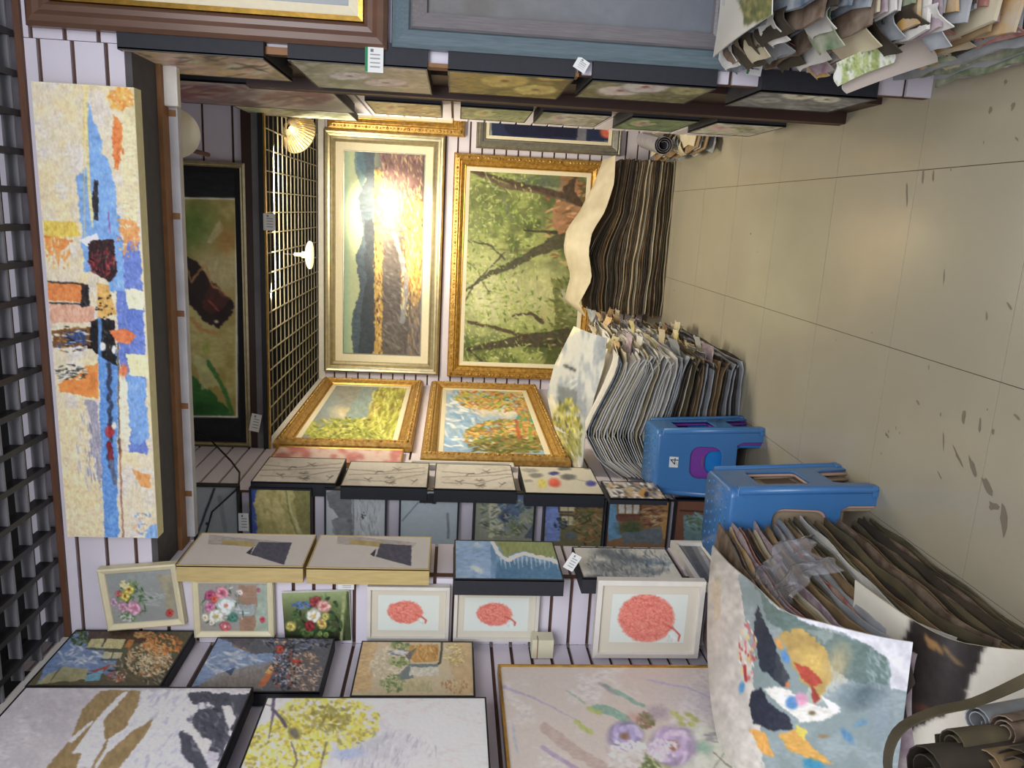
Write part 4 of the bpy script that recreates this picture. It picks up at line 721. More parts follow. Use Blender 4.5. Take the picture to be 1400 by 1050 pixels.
pic('peony_painting', 'large lavender peony painting in a thin gilt frame on the left wall', 90, BX-.03, .04, (1.45, 2.38, at(1045, 915, X=BX).z, at(681, 912, X=BX-.03).z), 'thinoak', a_lav, m=OIL, res=300, gain=1.4)
# pillar
PX = -1.27
def P90(TLn, TRf, BRf, BLn, x=PX): return ext(90, x, TLn, TRf, BRf, BLn)
for k, q in enumerate([((245, 770), (275, 727), (433, 733), (412, 778)), ((420, 775), (437, 731), (590, 735), (587, 780))]):
    pic('geometric_print', ('upper' if k == 0 else 'lower')+' of two pale prints with a charcoal shape and deep gold edge', 90, PX, .062, P90(*q), 'box', geo(k), edge=m_oak, m=FLAT, group='pale geometric prints on the pillar', res=420, gain=1.4)
pic('beach_painting', 'black edged canvas of white surf between blue sea and green land', 90, PX, .062, P90((620, 790), (622, 737), (760, 742), (768, 795)), 'box', a_beach, group='landscape canvases on the pillar', res=420)
pic('ink_landscape', 'black edged misty blue grey ink landscape above the grey framed picture', 90, PX, .062, P90((796, 791), (782, 746), (912, 752), (934, 791)), 'box', a_inkmt, group='landscape canvases on the pillar', res=420)
pic('striped_picture', 'grey striped picture in a white frame low beside the blue stool', 90, PX-.03, .03, P90((950, 800), (923, 739), (968, 739), (1003, 800), PX-.03), 'plainwhite', a_greyst, res=350)
# left recess, facing the camera
S = 3.655; XR = at(500, 668, Y=S).x
def S1(x0, x1, xr=668): p = at(x0, xr, Y=S); q = at(x1, xr, Y=S); return (XR-.36, (p.x+q.x)/2, q.z, p.z)
for nm, lab, x0, x1, fn, xr in [('small_canvas', 'black framed grey picture with a diagonal dark line, topmost in the left recess', 262, 325, a_s1a, 664), ('small_canvas', 'black framed olive green landscape with a blue strip', 340, 426, a_olive, 668), ('small_canvas', 'black framed grey ink mountains and water', 443, 529, a_ink, 669), ('small_canvas', 'black framed grey picture with a black box on a thin arm', 546, 629, a_mic, 670),
        ('small_canvas', 'black framed blue and green village stream painting', 649, 734, a_village, 674), ('small_canvas', 'black framed white house and garden path painting', 745, 829, a_house1, 680), ('small_canvas', 'black framed house with three white windows, beside the upper blue stool', 832, 918, a_house2, 684), ('small_canvas', 'black framed brown and teal picture lowest in the left recess', 925, 990, a_s1h, 684)]:
    pic(nm, lab, 0, S, .04, S1(x0, x1, xr), 'thinblack', fn, group=G3, res=300, gain=1.9)
# booth, left wall
IX = -1.36
for i, (q, fn, lab) in enumerate([(((348, 655), (368, 622), (472, 630), (458, 665)), bamboo(1), 'pale bamboo ink print with black edge, topmost of the column'), (((468, 663), (478, 629), (586, 635), (585, 668)), bamboo(2), 'pale bamboo ink print with black edge, second in the column'), (((592, 668), (597, 632), (703, 638), (702, 671)), bamboo(3), 'pale bamboo ink print with black edge, third in the column'), (((716, 672), (710, 637), (810, 640), (825, 678)), a_dots, 'pale print with grey, red, yellow and blue brush dots')]):
    pic('ink_print', lab, 90, IX, .07, ext(90, IX, *q), 'box', fn, m=FLAT, group=G2, res=260, gain=1.3)
pic('knife_painting', 'white and brown palette knife canvas leaning beside the folded canvas pile', 90, -1.30, .03, (3.40, 3.64, .52, .80), 'box', a_knife, m=KNIFE, res=260, gain=1.2)
pic('framed_picture', 'pink picture in a slim gold frame behind the topmost bamboo print', 90, -1.40, .03, (4.12, 4.40, 1.84, 2.57), 'thinoak', a_pinkpic, res=80, group='frames behind the ink prints')
pic('framed_picture', 'silver frame with pale green mount behind the third bamboo print', 90, -1.40, .03, (4.12, 4.20, 1.2, 1.80), 'plainwhite', lambda A: A.fill((150, 166, 150)), res=80, group='frames behind the ink prints')
pic('landscape_painting', 'carved gold frame with a yellow green meadow under a misty sky', 90, -1.37, .055, ext(90, -1.37, (379, 600), (438, 514), (581, 520), (561, 607)), 'carved', a_gold1, cat='framed painting', group='gold framed landscapes on the left booth wall', res=150, gain=1.05, orn=True)
pic('landscape_painting', 'carved gold frame with autumn trees, snowy mountains and a turquoise lake', 90, -1.37, .055, (4.22, 6.18, .86, 1.735), 'carved', a_lake, cat='framed painting', group='gold framed landscapes on the left booth wall', res=150, gain=1.05, orn=True)
# booth, back wall
BY = 6.2
pic('sunset_painting', 'wide champagne frame with sunlit golden waves and dark mountains', 0, BY, .055, ext(0, BY, (440, 508), (444, 178), (608, 182), (600, 514)), 'champ', a_sunset, cat='framed painting', res=190, gain=.85)
pic('forest_painting', 'carved gold frame with a green forest path behind the flat canvas stack', 0, BY, .055, (ext(0, BY, (612, 516), (620, 208), (830, 213), (750, 520))[0], at(620, 208, Y=BY).x, .42, at(616, 360, Y=BY).z), 'carved', a_forest, cat='framed painting', res=190, gain=1.0, orn=True)
pic('framed_picture', 'gold frame partly hidden right of the sunset painting', 0, BY, .055, (.56, 1.4, 1.53, 2.58), 'carved', a_goldpic, cat='framed painting', res=80, gain=1.0, orn=True)
pic('framed_picture', 'silver frame with a navy picture right of the forest painting', 0, BY, .055, (.485, 1.4, .30, 1.44), 'silver', a_navy, cat='framed painting', res=160, gain=1.2)
pic('lily_painting', 'dark lily picture with black mat in a slim champagne frame below the ceiling', 0, 4.44, .045, (at(300, 612, Y=4.44).x, at(300, 221, Y=4.44).x, at(338, 420, Y=4.44).z, 3.30), 'matframe', a_lily, cat='framed painting', res=190, gain=2.4)
# right partition
RX = .43
def PR(nt, nb, fb, ft, x=RX): return ext(-90, x, ft, nt, nb, fb)
rows = [((200, 88), (385, 97), (398, 112), (235, 100), 'deep black edged canvas of cream and rose flowers, topmost', rosewash((190, 160, 140), (206, 176, 120), (214, 190, 170), (160, 100, 80))),
        ((413, 94), (588, 100), (588, 127), (431, 121), 'deep black edged canvas of pale grey white blooms', blooms((160, 158, 136), (190, 186, 168), (120, 122, 90), [(478, 104, 30, 5.5, (206, 196, 200), (130, 100, 120)), (528, 113, 32, 5.5, (200, 188, 190), (140, 110, 100))])),
        ((605, 98), (780, 104), (770, 133), (620, 130), 'deep black edged canvas of two yellow roses', blooms((140, 118, 56), (176, 150, 66), (100, 80, 44), [(690, 111, 36, 9, (212, 180, 88), (150, 80, 40)), (732, 123, 32, 7, (216, 186, 96), (150, 90, 50)), (755, 107, 22, 4, (200, 166, 80), (150, 100, 60))])),
        ((806, 101), (986, 109), (951, 142), (796, 134), 'deep black edged canvas of white roses on olive', blooms((124, 118, 78), (164, 160, 124), (90, 86, 56), [(848, 124, 32, 7, (214, 200, 190), (160, 80, 76)), (882, 119, 34, 8, (218, 204, 196), (166, 70, 70)), (940, 124, 26, 6, (164, 160, 110), (120, 116, 70))])),
        ((1037, 119), (1215, 125), (1155, 153), (1001, 147), 'deep black edged canvas of white poppies on grey, lowest', blooms((108, 110, 116), (156, 160, 166), (76, 80, 84), [(1094, 131, 26, 5.5, (200, 196, 176), (90, 70, 56)), (1130, 136, 20, 4.5, (204, 202, 186), (100, 80, 60)), (1050, 137, 22, 4, (150, 150, 150), (90, 90, 90))]))]
for nt, nb, fb, ft, lab, fn in rows:
    e = PR(nt, nb, fb, ft); pic('flower_canvas', lab, -90, RX, .07, (2.588, max(e[1], 2.9), e[2], e[3]), 'box', fn, group='deep flower canvases near the opening on the right', res=260, gain=1.3)
RB = .44
r2 = [((505, 147), (610, 149), (600, 165), (520, 162), 'gold brown flower canvas, upper of the farther right column', rosewash((150, 130, 84), (190, 176, 120), (200, 186, 130), (140, 100, 60), 1)),
      ((628, 153), (725, 156), (718, 168), (630, 166), 'sage green flower canvas in the farther right column', rosewash((130, 136, 100), (160, 160, 120), (190, 186, 130), (130, 110, 60), 1)),
      ((735, 158), (828, 160), (820, 172), (728, 172), 'grey flower canvas in the farther right column', rosewash((150, 148, 136), (180, 176, 166), (190, 180, 170), (110, 90, 90), 1)),
      ((853, 161), (950, 164), (935, 178), (843, 177), 'deep green lily pond canvas in the farther right column', rosewash((80, 110, 76), (120, 140, 100), (190, 180, 150), (150, 110, 110), 1)),
      ((975, 167), (1070, 170), (1035, 188), (945, 182), 'pale pink flower canvas, lowest of the farther right column', rosewash((160, 160, 144), (186, 186, 176), (206, 180, 176), (160, 110, 110), 1))]
for nt, nb, fb, ft, lab, fn in r2:
    e = PR(nt, nb, fb, ft, RB); pic('flower_canvas', lab, -90, RB, .055, (3.5, 3.95, max(e[2], .05), e[3]), 'box', fn, group='flower canvases farther in on the right', res=200, gain=1.5)
pic('flower_canvas', 'tall muted canvas of magenta flowers behind the topmost right canvas', -90, .45, .045, (3.32, 4.08, 2.1, 2.93), 'box', rosewash((136, 128, 128), (160, 150, 150), (118, 72, 84), (150, 136, 104), 2, (90, 60, 70)), group='flower canvases farther in on the right', res=200, gain=1.5)
pic('flower_canvas', 'pale green canvas farthest on the right, beside the round lamp', -90, .46, .035, (4.12, 4.55, 2.14, 2.72), 'box', rosewash((160, 164, 140), (180, 184, 160), (190, 190, 166), (150, 150, 120), 1), group='flower canvases farther in on the right', res=120, gain=1.3)

# ------------------------------------------------------------------ header strut, brackets, post
st = empty('white_strut', (-.5, 2.90, 2.56)); tag(st, 'worn white square timber spanning the opening behind the header', 'beam')
MB().box(-.80, .96, -.02, .02, -.005, .035).build('timber', m_pole, st, bevel=.003)
for x in (-.62, -.27, .08, .43, .78): MB().box(x-.011, x+.011, -.022, .0, .0, .06).build('batten', m_tan, st)
MB().box(.80, .93, -.055, -.022, -.02, .05).build('folded_end_cap', m_white, st, bevel=.004)
bl = tag(empty('round_wall_lamp', at(238, 182, Y=3.02)), 'round white lamp back with dark red bracket at the right end of the white timber', 'lamp')
MB().lathe([(.0, -.03), (.05, -.03), (.085, -.015), (.09, .005), (.0, .012)], 28).build('lamp_dish', m_lampw, bl, True).rotation_euler = (1.9, 0, -.3)
MB().tube([(0, 0, 0), (-.05, .1, -.02), (-.06, .2, -.06)], .009).build('bracket', mat('dark red bracket', (90, 34, 34), .5), bl, True)
sbox('trim_12', .47, .50, 2.93, 3.2, .0, 2.5, m_dbrown)
po = tag(empty('brown_post', (.455, 3.21, 0)), 'tall dark brown post standing between the two right canvas columns', 'post')
MB().box(-.028, .04, -.02, .03, 0, 2.40).build('post_board', m_dbrown, po, bevel=.002); MB().box(-.030, -.024, .026, .034, 0, 2.40).build('edge_strip', m_brown, po)
# slat wall brown strips at the opening
sbox('trim_13', .44, .452, 2.60, 2.66, 1.2, 2.1, m_tan)
# ------------------------------------------------------------------ lamps
rl = tag(empty('spot_lamp', (.43, 5.16, 2.60)), 'round ribbed glass reflector lamp glowing under the booth ceiling on the right', 'lamp')
aim = (Vector((-.02, 6.2, 2.02))-Vector((.43, 5.16, 2.60))).to_track_quat('-Z', 'Y').to_euler()
sh = MB().lathe([(.025, .09), (.05, .07), (.09, .03), (.125, -.02), (.128, -.028), (.120, -.022), (.085, .026), (.045, .062), (.02, .08)], 36).build('shade', mat('ribbed glass', (240, 224, 180), .25, .2, 30, .3, 60, trans=.5), rl, True); sh.rotation_euler = aim
rb = MB()
for k in range(36):
    a = 2*PI*k/36; rb.tube([(.05*math.cos(a), .05*math.sin(a), .068), (.09*math.cos(a), .09*math.sin(a), .032), (.127*math.cos(a), .127*math.sin(a), -.02)], .0022, 5)
o = rb.build('shade_ribs', m_goldb, rl, True); o.rotation_euler = aim; tag(o, kind='stuff')
bu = MB().lathe([(.0, -.012), (.018, -.008), (.026, .01), (.02, .035), (.012, .06), (0, .062)], 20).build('bulb', m_bulb, rl, True); bu.rotation_euler = aim
MB().tube([(0, -.02, .06), (-.01, -.05, .02), (.0, -.06, .05)], .006).build('bracket', m_metal, rl, True)
MB().lathe([(0, .03), (.02, .03), (.02, .06), (0, .06)], 16).build('lamp_holder', m_metal, rl, True)
pl = tag(empty('disc_lamp', (-.335, 5.2, 2.53)), 'white disc lamp hanging on a short stem under the booth ceiling', 'lamp')
MB().lathe([(.0, .016), (.07, .016), (.088, .008), (.092, 0), (.088, -.012), (.0, -.016)], 32).build('disc', mat('lamp diffuser', (250, 238, 200), .5, emit=((1, .9, .66), .7)), pl, True)
MB().lathe([(.0, .016), (.022, .016), (.022, .05), (.013, .055), (.013, .10), (.0, .1)], 18).build('lamp_holder', m_lampw, pl, True)
MB().tube([(0, 0, .09), (0, 0, .17)], .004).build('stem', m_metal, pl)
# cable down the recess corner
cb = MB().tube([(-1.30, 4.38, 3.1), (-1.32, 4.3, 2.95), (-1.40, 4.1, 2.76), (-1.395, 3.9, 2.66), (-1.385, 3.66, 2.60), (-1.5, 3.62, 2.72), (-1.7, 3.63, 2.78), (-1.9, 3.62, 2.8)], .005, 6).build('cable', m_black, None, True); tag(cb, 'thin black cable sagging at the left corner under the lily picture', 'cable')
# ------------------------------------------------------------------ stools
m_blue = mat('blue plastic', (66, 122, 182), .35, .08, 8, coat=.3); m_blue2 = mat('light blue plastic', (30, 126, 206), .35, .08, 8); m_purple = mat('purple plastic', (124, 62, 160), .4, .08, 8); m_pink = mat('dusty pink plastic', (206, 172, 158), .45, .1, 8); m_beige = mat('beige plastic', (166, 148, 124), .4, .1, 8); m_maroon = mat('maroon plastic', (84, 30, 40), .5)
def plate(name, outline, holes, th, M4, m, parent):
    cu = bpy.data.curves.new('tmp', 'CURVE'); cu.dimensions = '2D'; cu.fill_mode = 'BOTH'; cu.extrude = th/2; cu.bevel_depth = .003; cu.bevel_resolution = 1
    for pts in [outline]+holes:
        sp = cu.splines.new('POLY'); sp.points.add(len(pts)-1); sp.use_cyclic_u = True
        for i, p in enumerate(pts): sp.points[i].co = (p[0], p[1], 0, 1)
    o = bpy.data.objects.new('tmp', cu); COL.objects.link(o); me = bpy.data.meshes.new_from_object(o.evaluated_get(bpy.context.evaluated_depsgraph_get())); bpy.data.objects.remove(o)
    me.transform(M4); me.name = name; me.materials.clear(); me.materials.append(m); return link(bpy.data.objects.new(name, me), parent)
def rr(x0, x1, y0, y1, r, n=5):
    o = []
    for cx, cy, a in ((x1-r, y1-r, 0), (x0+r, y1-r, 1), (x0+r, y0+r, 2), (x1-r, y0+r, 3)):
        o += [(cx+r*math.cos((a+k/n)*PI/2), cy+r*math.sin((a+k/n)*PI/2)) for k in range(n+1)]
    return o
def stool(name, label, loc, rz, W, Dp, H, m, top=.86, group=None, arch=True, window='wide'):
    """W,Dp = footprint; the sides lean in to top*W. Four legs joined by aprons, openings in each side."""
    t = empty(name, loc, rz); tag(t, label, 'stool', group)
    def side(w_, dist, wtop, yaw, nm, win):
        hw = w_/2; ht = wtop/2; hh = H-.028
        lw = .062
        # outline: legs with an arch at the bottom
        out = [(-hw, 0), (-ht, hh), (ht, hh), (hw, 0), (hw-lw, 0)]
        fb = .13
        out += [(hw-lw-.004, fb-.03), (hw-lw-.02, fb), (-hw+lw+.02, fb), (-hw+lw+.004, fb-.03), (-hw+lw, 0)]
        holes = []
        if win == 'narrow': holes = [rr(-.08, .08, .215, .42, .018)]
        elif win == 'low': holes = [rr(-.062, .062, .15, .285, .045)]
        elif win == 'oval': holes = [rr(-.085, .085, .20, .365, .05)]
        elif win == 'big': holes = [rr(-hw+.085, hw-.085, .175, .385, .045)]
        lean = math.atan2(dist*(1-top), hh)
        M4 = Matrix.Rotation(yaw, 4, 'Z')@Matrix.Translation((0, -dist, 0))@Matrix.Rotation(PI/2-lean*1.0, 4, 'X')
        return plate(nm, out, holes, .004, M4, m, t)
    side(W, Dp/2, W*top, 0, 'side_panel', window); side(W, Dp/2, W*top, PI, 'side_panel', window)
    side(Dp, W/2, Dp*top, PI/2, 'side_panel', 'narrow'); side(Dp, W/2, Dp*top, -PI/2, 'side_panel', 'narrow')
    for sx in (-1, 1):
        for sy in (-1, 1):
            MB().tube([(sx*W/2*.985, sy*Dp/2*.985, 0), (sx*W/2*.985, sy*Dp/2*.985, .01), (sx*W*top/2*.98, sy*Dp*top/2*.98, H-.03)], [.014, .016, .017], 10).build('leg', m, t, True)
            MB().box(-.03, .012, -.03, .012, 0, .022).build('foot', m, t, bevel=.004).matrix_local = Matrix.Translation((sx*W/2, sy*Dp/2, 0))@Matrix.Diagonal((sx, sy, 1, 1))
    w2, d2 = W*top/2+.006, Dp*top/2+.006
    b = MB(); n = 8; out = rr(-w2, w2, -d2, d2, .035, n); K = len(out)
    lv = [(1, H-.06, 1), (1, H-.018, 1), (.985, H-.006, 1), (.955, H, 1)]
    for s_, z, _ in lv: b.v += [(p[0]*s_, p[1]*s_, z) for p in out]
    for i in range(3): b.f += [(i*K+k, i*K+(k+1) % K, (i+1)*K+(k+1) % K, (i+1)*K+k) for k in range(K)]
    b.f.append(tuple(3*K+k for k in range(K))); b.build('seat', m, t, True)
    g = MB()
    for i in range(7):
        for j in range(5):
            x = -w2*.78+i*w2*1.56/6+(.008 if j % 2 else -.008); y = -d2*.72+j*d2*1.44/4; g.blob((x, y, H), .013, .005, .003)
    tag(g.build('seat_studs', m, t, True), kind='stuff')
    return t
A1 = (-1.185, 3.74, 0); A2 = (-1.105, 2.70, 0)
s1 = stool('plastic_stool', 'upper blue plastic stool with oval front opening, beside the folded canvas pile', A1, .06, .36, .30, .535, m_blue, .87, 'blue plastic stools', window='oval')
s1b = stool('nested_stool', 'purple stool nested inside the upper blue stool', (A1[0], A1[1], .0), .06, .325, .265, .50, m_purple, .86, window='low')
s1c = stool('nested_stool', 'light blue stool nested inside the purple one of the upper blue stool', (A1[0], A1[1], 0), .06, .29, .23, .34, m_blue2, .86, window=None)
# sticker on the front panel
def decal(parent, x, y, z, w_, h_, fn, lean=0, rz=0, nm='sticker', m=FLAT):
    o = paint(parent, Matrix.Identity(4), w_, h_, fn, m, 900, None, (0, 0, 0), 1.1, 3, nm); o.location = (x, y, z); o.rotation_euler = (lean, 0, rz); return o
def uvart(f):
    def g(A):
        A.X = A.v/A.h*100; A.Y = 100-A.u/A.w*100; A.tex = [A.X*0]*4; A.n1 = A.n2 = A.n3 = A.n4 = np.zeros_like(A.X); f(A)
    return g
def st4(A):
    A.fill((206, 212, 216)); A.line((30, 34, 40), 9, [(15, 30), (62, 70), (62, 15)], 1, 0); A.line((30, 34, 40), 9, [(15, 30), (95, 30)], 1, 0); A.line((90, 150, 90), 5, [(80, 50), (92, 80)], 1, 0)
decal([c for c in s1.children if c.name.startswith('side_panel')][0], .0, -.1395, .445, .055, .045, uvart(st4), -.11)
def stlab(A):
    A.fill((120, 120, 96)); A.line((40, 44, 40), 5, [(8, 8), (92, 8), (92, 92), (8, 92), (8, 8)], 1, 0)
    for y in (25, 40, 60, 75): A.line((60, 60, 54), 8, [(30, y), (70, y)], 1, 0)
decal(s1b, .0, -.1225, .335, .05, .02, uvart(stlab), -.11); decal(s1b, .0, -.1255, .300, .05, .016, uvart(stlab), -.11)
s2 = stool('plastic_stool', 'lower blue plastic stool with studded seat, astride the near canvas pile', A2, .04, .36, .30, .545, m_blue, .87, 'blue plastic stools', window='big')
s2b = stool('nested_stool', 'dusty pink stool nested inside the lower blue stool', (A2[0], A2[1], 0), .04, .335, .275, .515, m_pink, .87, window='big')
s2c = stool('nested_stool', 'beige stool nested inside the pink one of the lower blue stool', (A2[0], A2[1], 0), .04, .30, .24, .40, m_beige, .87, window=None)
# ------------------------------------------------------------------ canvas sheets
def canvas_mat(name, c1, c2, sc=7, st=(1, 1, 1)): return mat(name, c1, .75, 0, sc, .1, 200, col2=c2, stretch=st)
C_cream = canvas_mat('raw canvas', (206, 196, 170), (180, 168, 140)); C_white = canvas_mat('primed canvas', (222, 220, 214), (192, 190, 184)); C_grey = canvas_mat('grey canvas', (176, 180, 184), (130, 134, 138)); C_tan = canvas_mat('tan canvas', (158, 134, 100), (110, 88, 60))
C_dark = canvas_mat('dark canvas', (72, 62, 50), (44, 38, 32)); C_olive = canvas_mat('olive canvas', (110, 100, 74), (66, 60, 46)); C_red = canvas_mat('red canvas', (150, 66, 56), (176, 150, 140), 26); C_och = canvas_mat('ochre canvas', (196, 150, 76), (190, 180, 160), 22); C_blue = canvas_mat('slate blue canvas', (70, 88, 106), (150, 156, 160), 24); C_yel = canvas_mat('yellow canvas', (206, 192, 110), (200, 196, 180), 22); C_brn = canvas_mat('brown canvas', (84, 64, 50), (140, 124, 108), 22); C_mau = canvas_mat('mauve canvas', (140, 112, 130), (190, 180, 180), 24); C_grn = canvas_mat('green canvas', (90, 118, 84), (180, 180, 160), 22)
def sheet(name, f, nu, nv, th, m, label, group, kind=None, cat='canvas', parent=None, art=None):
    """closed slab around the mid surface f(u,v) -> xyz"""
    b = MB(); e = 1e-3
    for s in (1, -1):
        for j in range(nv):
            for i in range(nu):
                u, v = i/(nu-1), j/(nv-1); p = Vector(f(u, v)); du = Vector(f(min(1, u+e), v))-Vector(f(max(0, u-e), v)); dv = Vector(f(u, min(1, v+e)))-Vector(f(u, max(0, v-e)))
                n = du.cross(dv).normalized(); b.v.append(tuple(p+n*s*th/2))
    N0 = nu*nv
    for j in range(nv-1):
        for i in range(nu-1):
            a = j*nu+i; b.f.append((a, a+1, a+nu+1, a+nu)); b.f.append((N0+a, N0+a+nu, N0+a+nu+1, N0+a+1))
    for i in range(nu-1): b.f.append((i, N0+i, N0+i+1, i+1)); a = (nv-1)*nu+i; b.f.append((a, a+1, N0+a+1, N0+a))
    for j in range(nv-1): a = j*nu; b.f.append((a, a+nu, N0+a+nu, N0+a)); a = j*nu+nu-1; b.f.append((a, N0+a, N0+a+nu, a+nu))
    me = bpy.data.meshes.new(name); me.from_pydata(b.v, [], b.f); me.update(); me.materials.append(m); me.polygons.foreach_set('use_smooth', [True]*len(me.polygons))
    me.set_sharp_from_angle(angle=.9)
    o = link(bpy.data.objects.new(name, me), parent); tag(o, label, None if parent else cat, group, kind); return o
def pile(N, top, x0, x1, y0, y1, mats, seed, label, group, jx=.02, jy=.02, rag=.01, fill=.62, wig=.25, nu=16, nv=9, curl=0, bias=1.0, xtop=(0, 0)):
    R = random.Random(seed); TB = [[R.uniform(-1, 1) for _ in range(40)] for _ in range(N+8)]
    out = []; LV = ['bottom', 'lower', 'middle', 'upper', 'top']
    for k in range(N):
        t = ((k+.5)/N)**bias; h0 = None
        ax0 = x0+xtop[0]*t+R.uniform(-jx, jx); ax1 = x1+xtop[1]*t+R.uniform(-jx, jx)*(1.6 if curl else 1); ay0 = y0+R.uniform(-jy, jy); ay1 = y1+R.uniform(-jy, jy)
        ck = R.uniform(-.6, 1)*curl; m = mats(k, N, R); p1, p2, p3 = R.uniform(0, 6), k*.31+seed, k*.17
        def f(u, v, t=t, ax0=ax0, ax1=ax1, ay0=ay0, ay1=ay1, ck=ck, k=k, p1=p1, p2=p2, p3=p3):
            rg = rag*math.sin(u*23+p1)*.5+rag*math.sin(v*17+p1*2)*.5; x = ax0+(ax1-ax0)*u+rg*(1 if u > .5 else -1)*abs(2*u-1); y = ay0+(ay1-ay0)*v+rag*math.sin(u*31+p1)*.4
            H = top(x, y, t); gap = H/N if t > 0 else .01
            z = H*t+gap*wig*(math.sin(x*9+p2)+.6*math.sin(x*21+p3+y*5)+.5*math.sin(y*11+p2))
            if ck: z += ck*.05*max(0, (u-.88)/.12)**2
            return (x, y, max(.003, z))
        th = max(.0016, top((x0+x1)/2, (y0+y1)/2, t)/N*fill*R.uniform(.6, 1.15))
        lab = m.name.replace(' canvas', '')+' '+label.replace('@', LV[min(4, int(5*k/N))]); out.append(sheet('canvas_sheet', f, nu, nv, th, m, lab, group))
    return out
def interp(xs, ys, x): return float(np.interp(x, xs, ys))
# A: flat stack before the forest painting
def topA(x, y, t):
    h = interp([-.75, -.6, -.44, -.3, -.15, .05, .25, .45], [.52, .56, .545, .60, .55, .44, .42, .40], x); base = interp([-.75, .45], [.55, .41], x)
    return base+(h-base)*t**2
def matsA(k, N, R):
    if k > N-9: return R.choice([C_cream, C_tan, C_dark, C_brn, C_olive])
    return R.choice([C_dark, C_dark, C_olive, C_olive, C_brn, C_tan, C_cream])
pile(60, topA, -.70, .42, 5.66, 6.12, matsA, 3, 'canvas edge in the @ part of the wavy stack before the forest painting', 'wavy flat canvas stack', jx=.012, jy=.012, rag=.006, wig=.5, fill=.5, nu=22, nv=5)
def fA(u, v):
    x = -.72+1.16*u; y = 5.60+.50*v; h = interp([-.75, -.62, -.44, -.24, -.1, .05, .25, .45], [.57, .66, .60, .655, .64, .55, .48, .46], x)
    return (x, y, h+.10*math.sin(PI*v)*(math.sin(PI*u))**.5-.05*(1-v)**6*math.sin(PI*u))
sheet('canvas_sheet', fA, 24, 10, .003, C_cream, 'pale canvas back bulging on top of the wavy dark stack', 'wavy flat canvas stack')
# B: folded pile on the left
def topB(x, y, t):
    h = interp([-1.42, -1.30, -1.15, -1.0, -.8, -.68], [.58, .76, .86, .80, .71, .66], x)*interp([3.9, 4.6, 5.5], [1.0, .88, .80], y); b = interp([-1.42, -1.15, -.68], [.56, .74, .64], x)
    return b+(h-b)*min(1, t*1.6)
def matsB(k, N, R):
    if k < N*.34: return R.choice([C_dark, C_olive, C_grey, C_dark, C_tan])
    if k < N*.45: return R.choice([C_grey, C_olive, C_cream, C_dark])
    return R.choice([C_white, C_white, C_cream, C_grey, C_white, C_grey, C_blue if R.random() < .25 else C_white])
pile(58, topB, -1.39, -.72, 3.965, 5.36, matsB, 9, 'canvas edge in the @ part of the pale pile behind the upper stool', 'folded canvas pile on the left', jx=.012, jy=.03, rag=.012, wig=.28, fill=.55, nu=16, nv=12, curl=1, xtop=(0, 0.0))
R = random.Random(21); flaps = [C_white, C_cream, C_yel, C_tan, C_cream, C_och, C_white, C_grey, C_yel, C_brn, C_mau]
for k in range(46):       # creased corners that stick out of the pile toward the aisle
    yy = R.uniform(4.05, 5.5); zz = R.uniform(.10, .74)*interp([4.0, 5.6], [.95, .82], yy); L = R.uniform(.05, .14); wd = R.uniform(.06, .2); a = R.uniform(-.5, .7); sk = R.uniform(-.1, .1)
    def f(u, v, yy=yy, zz=zz, L=L, wd=wd, a=a, sk=sk): return (-.76+L*u, yy+wd*(v-.5)+sk*u, zz+L*math.sin(a)*u+.012*math.sin(v*7+u*5)+.02*u*u)
    sheet('canvas_sheet', f, 5, 5, .0025, flaps[k % len(flaps)], flaps[k % len(flaps)].name+(' corner sticking out near the front of the pale pile' if yy < 4.7 else ' corner sticking out at the far end of the pale pile')+(', high up' if zz > .4 else ', low down'), 'creased corners of the pale pile')
# canvas with yellow flowers curling up against the gold frames
def a_curl(A):
    A.fill((176, 178, 172)); A.poly((206, 196, 164), [(740, 500), (765, 500), (775, 460), (800, 450), (800, 440), (740, 440)], 1, 3); A.poly((206, 200, 176), [(740, 540), (757, 540), (770, 590), (798, 645), (770, 660), (740, 600)], 1, 2)
    A.mott((130, 140, 150), .8, 14, .6, 2, 3); A.poly((96, 104, 104), [(764, 530), (790, 534), (786, 556), (766, 560)], .7, 4); A.line((40, 44, 50), 4, [(772, 500), (786, 506)], .9, 1); A.line((210, 214, 216), 2, [(776, 524), (788, 518)], .8, 1); A.line((210, 214, 216), 2, [(780, 532), (790, 524)], .8, 1)
    A.dab(170, (754, 546, 796, 620), [(196, 184, 50), (160, 150, 40), (214, 206, 90), (110, 116, 50), (80, 90, 50)], 5, 2.2, 1.4, .7); A.dab(40, (770, 596, 796, 630), [(120, 124, 60), (160, 160, 90)], 5, 2, 1.2, .6); A.grain(8, 3)
def paint_surf(name, f, nu, nv, fn, m, parent, gain=1.2, seed=1, off=.003):
    P = np.zeros((nv, nu, 3)); e = 1e-3
    for j in range(nv):
        for i in range(nu):
            u, v = i/(nu-1), j/(nv-1); p = Vector(f(u, v)); n = (Vector(f(min(1, u+e), v))-Vector(f(max(0, u-e), v))).cross(Vector(f(u, min(1, v+e)))-Vector(f(u, max(0, v-e)))).normalized(); P[j, i] = p+n*off
    X, Y = proj_np(P); A = Art(X, Y, 1, 1, seed); fn(A); P = P[::-1].copy(); A.c = A.c[::-1]
    return link(bpy.data.objects.new(name, grid_mesh(name, P, A.c, m, gain)), parent)
K = [((830, 462, 4.25), (785, 446, 4.55)), ((826, 500, 4.2), (758, 500, 4.6)), ((812, 545, 4.15), (748, 540, 4.6)), ((800, 600, 4.12), (758, 585, 4.6)), ((796, 645, 4.1), (786, 640, 4.2))]
Kp = [(at(a[0], a[1], Y=a[2]), at(b[0], b[1], Y=b[2])) for a, b in K]
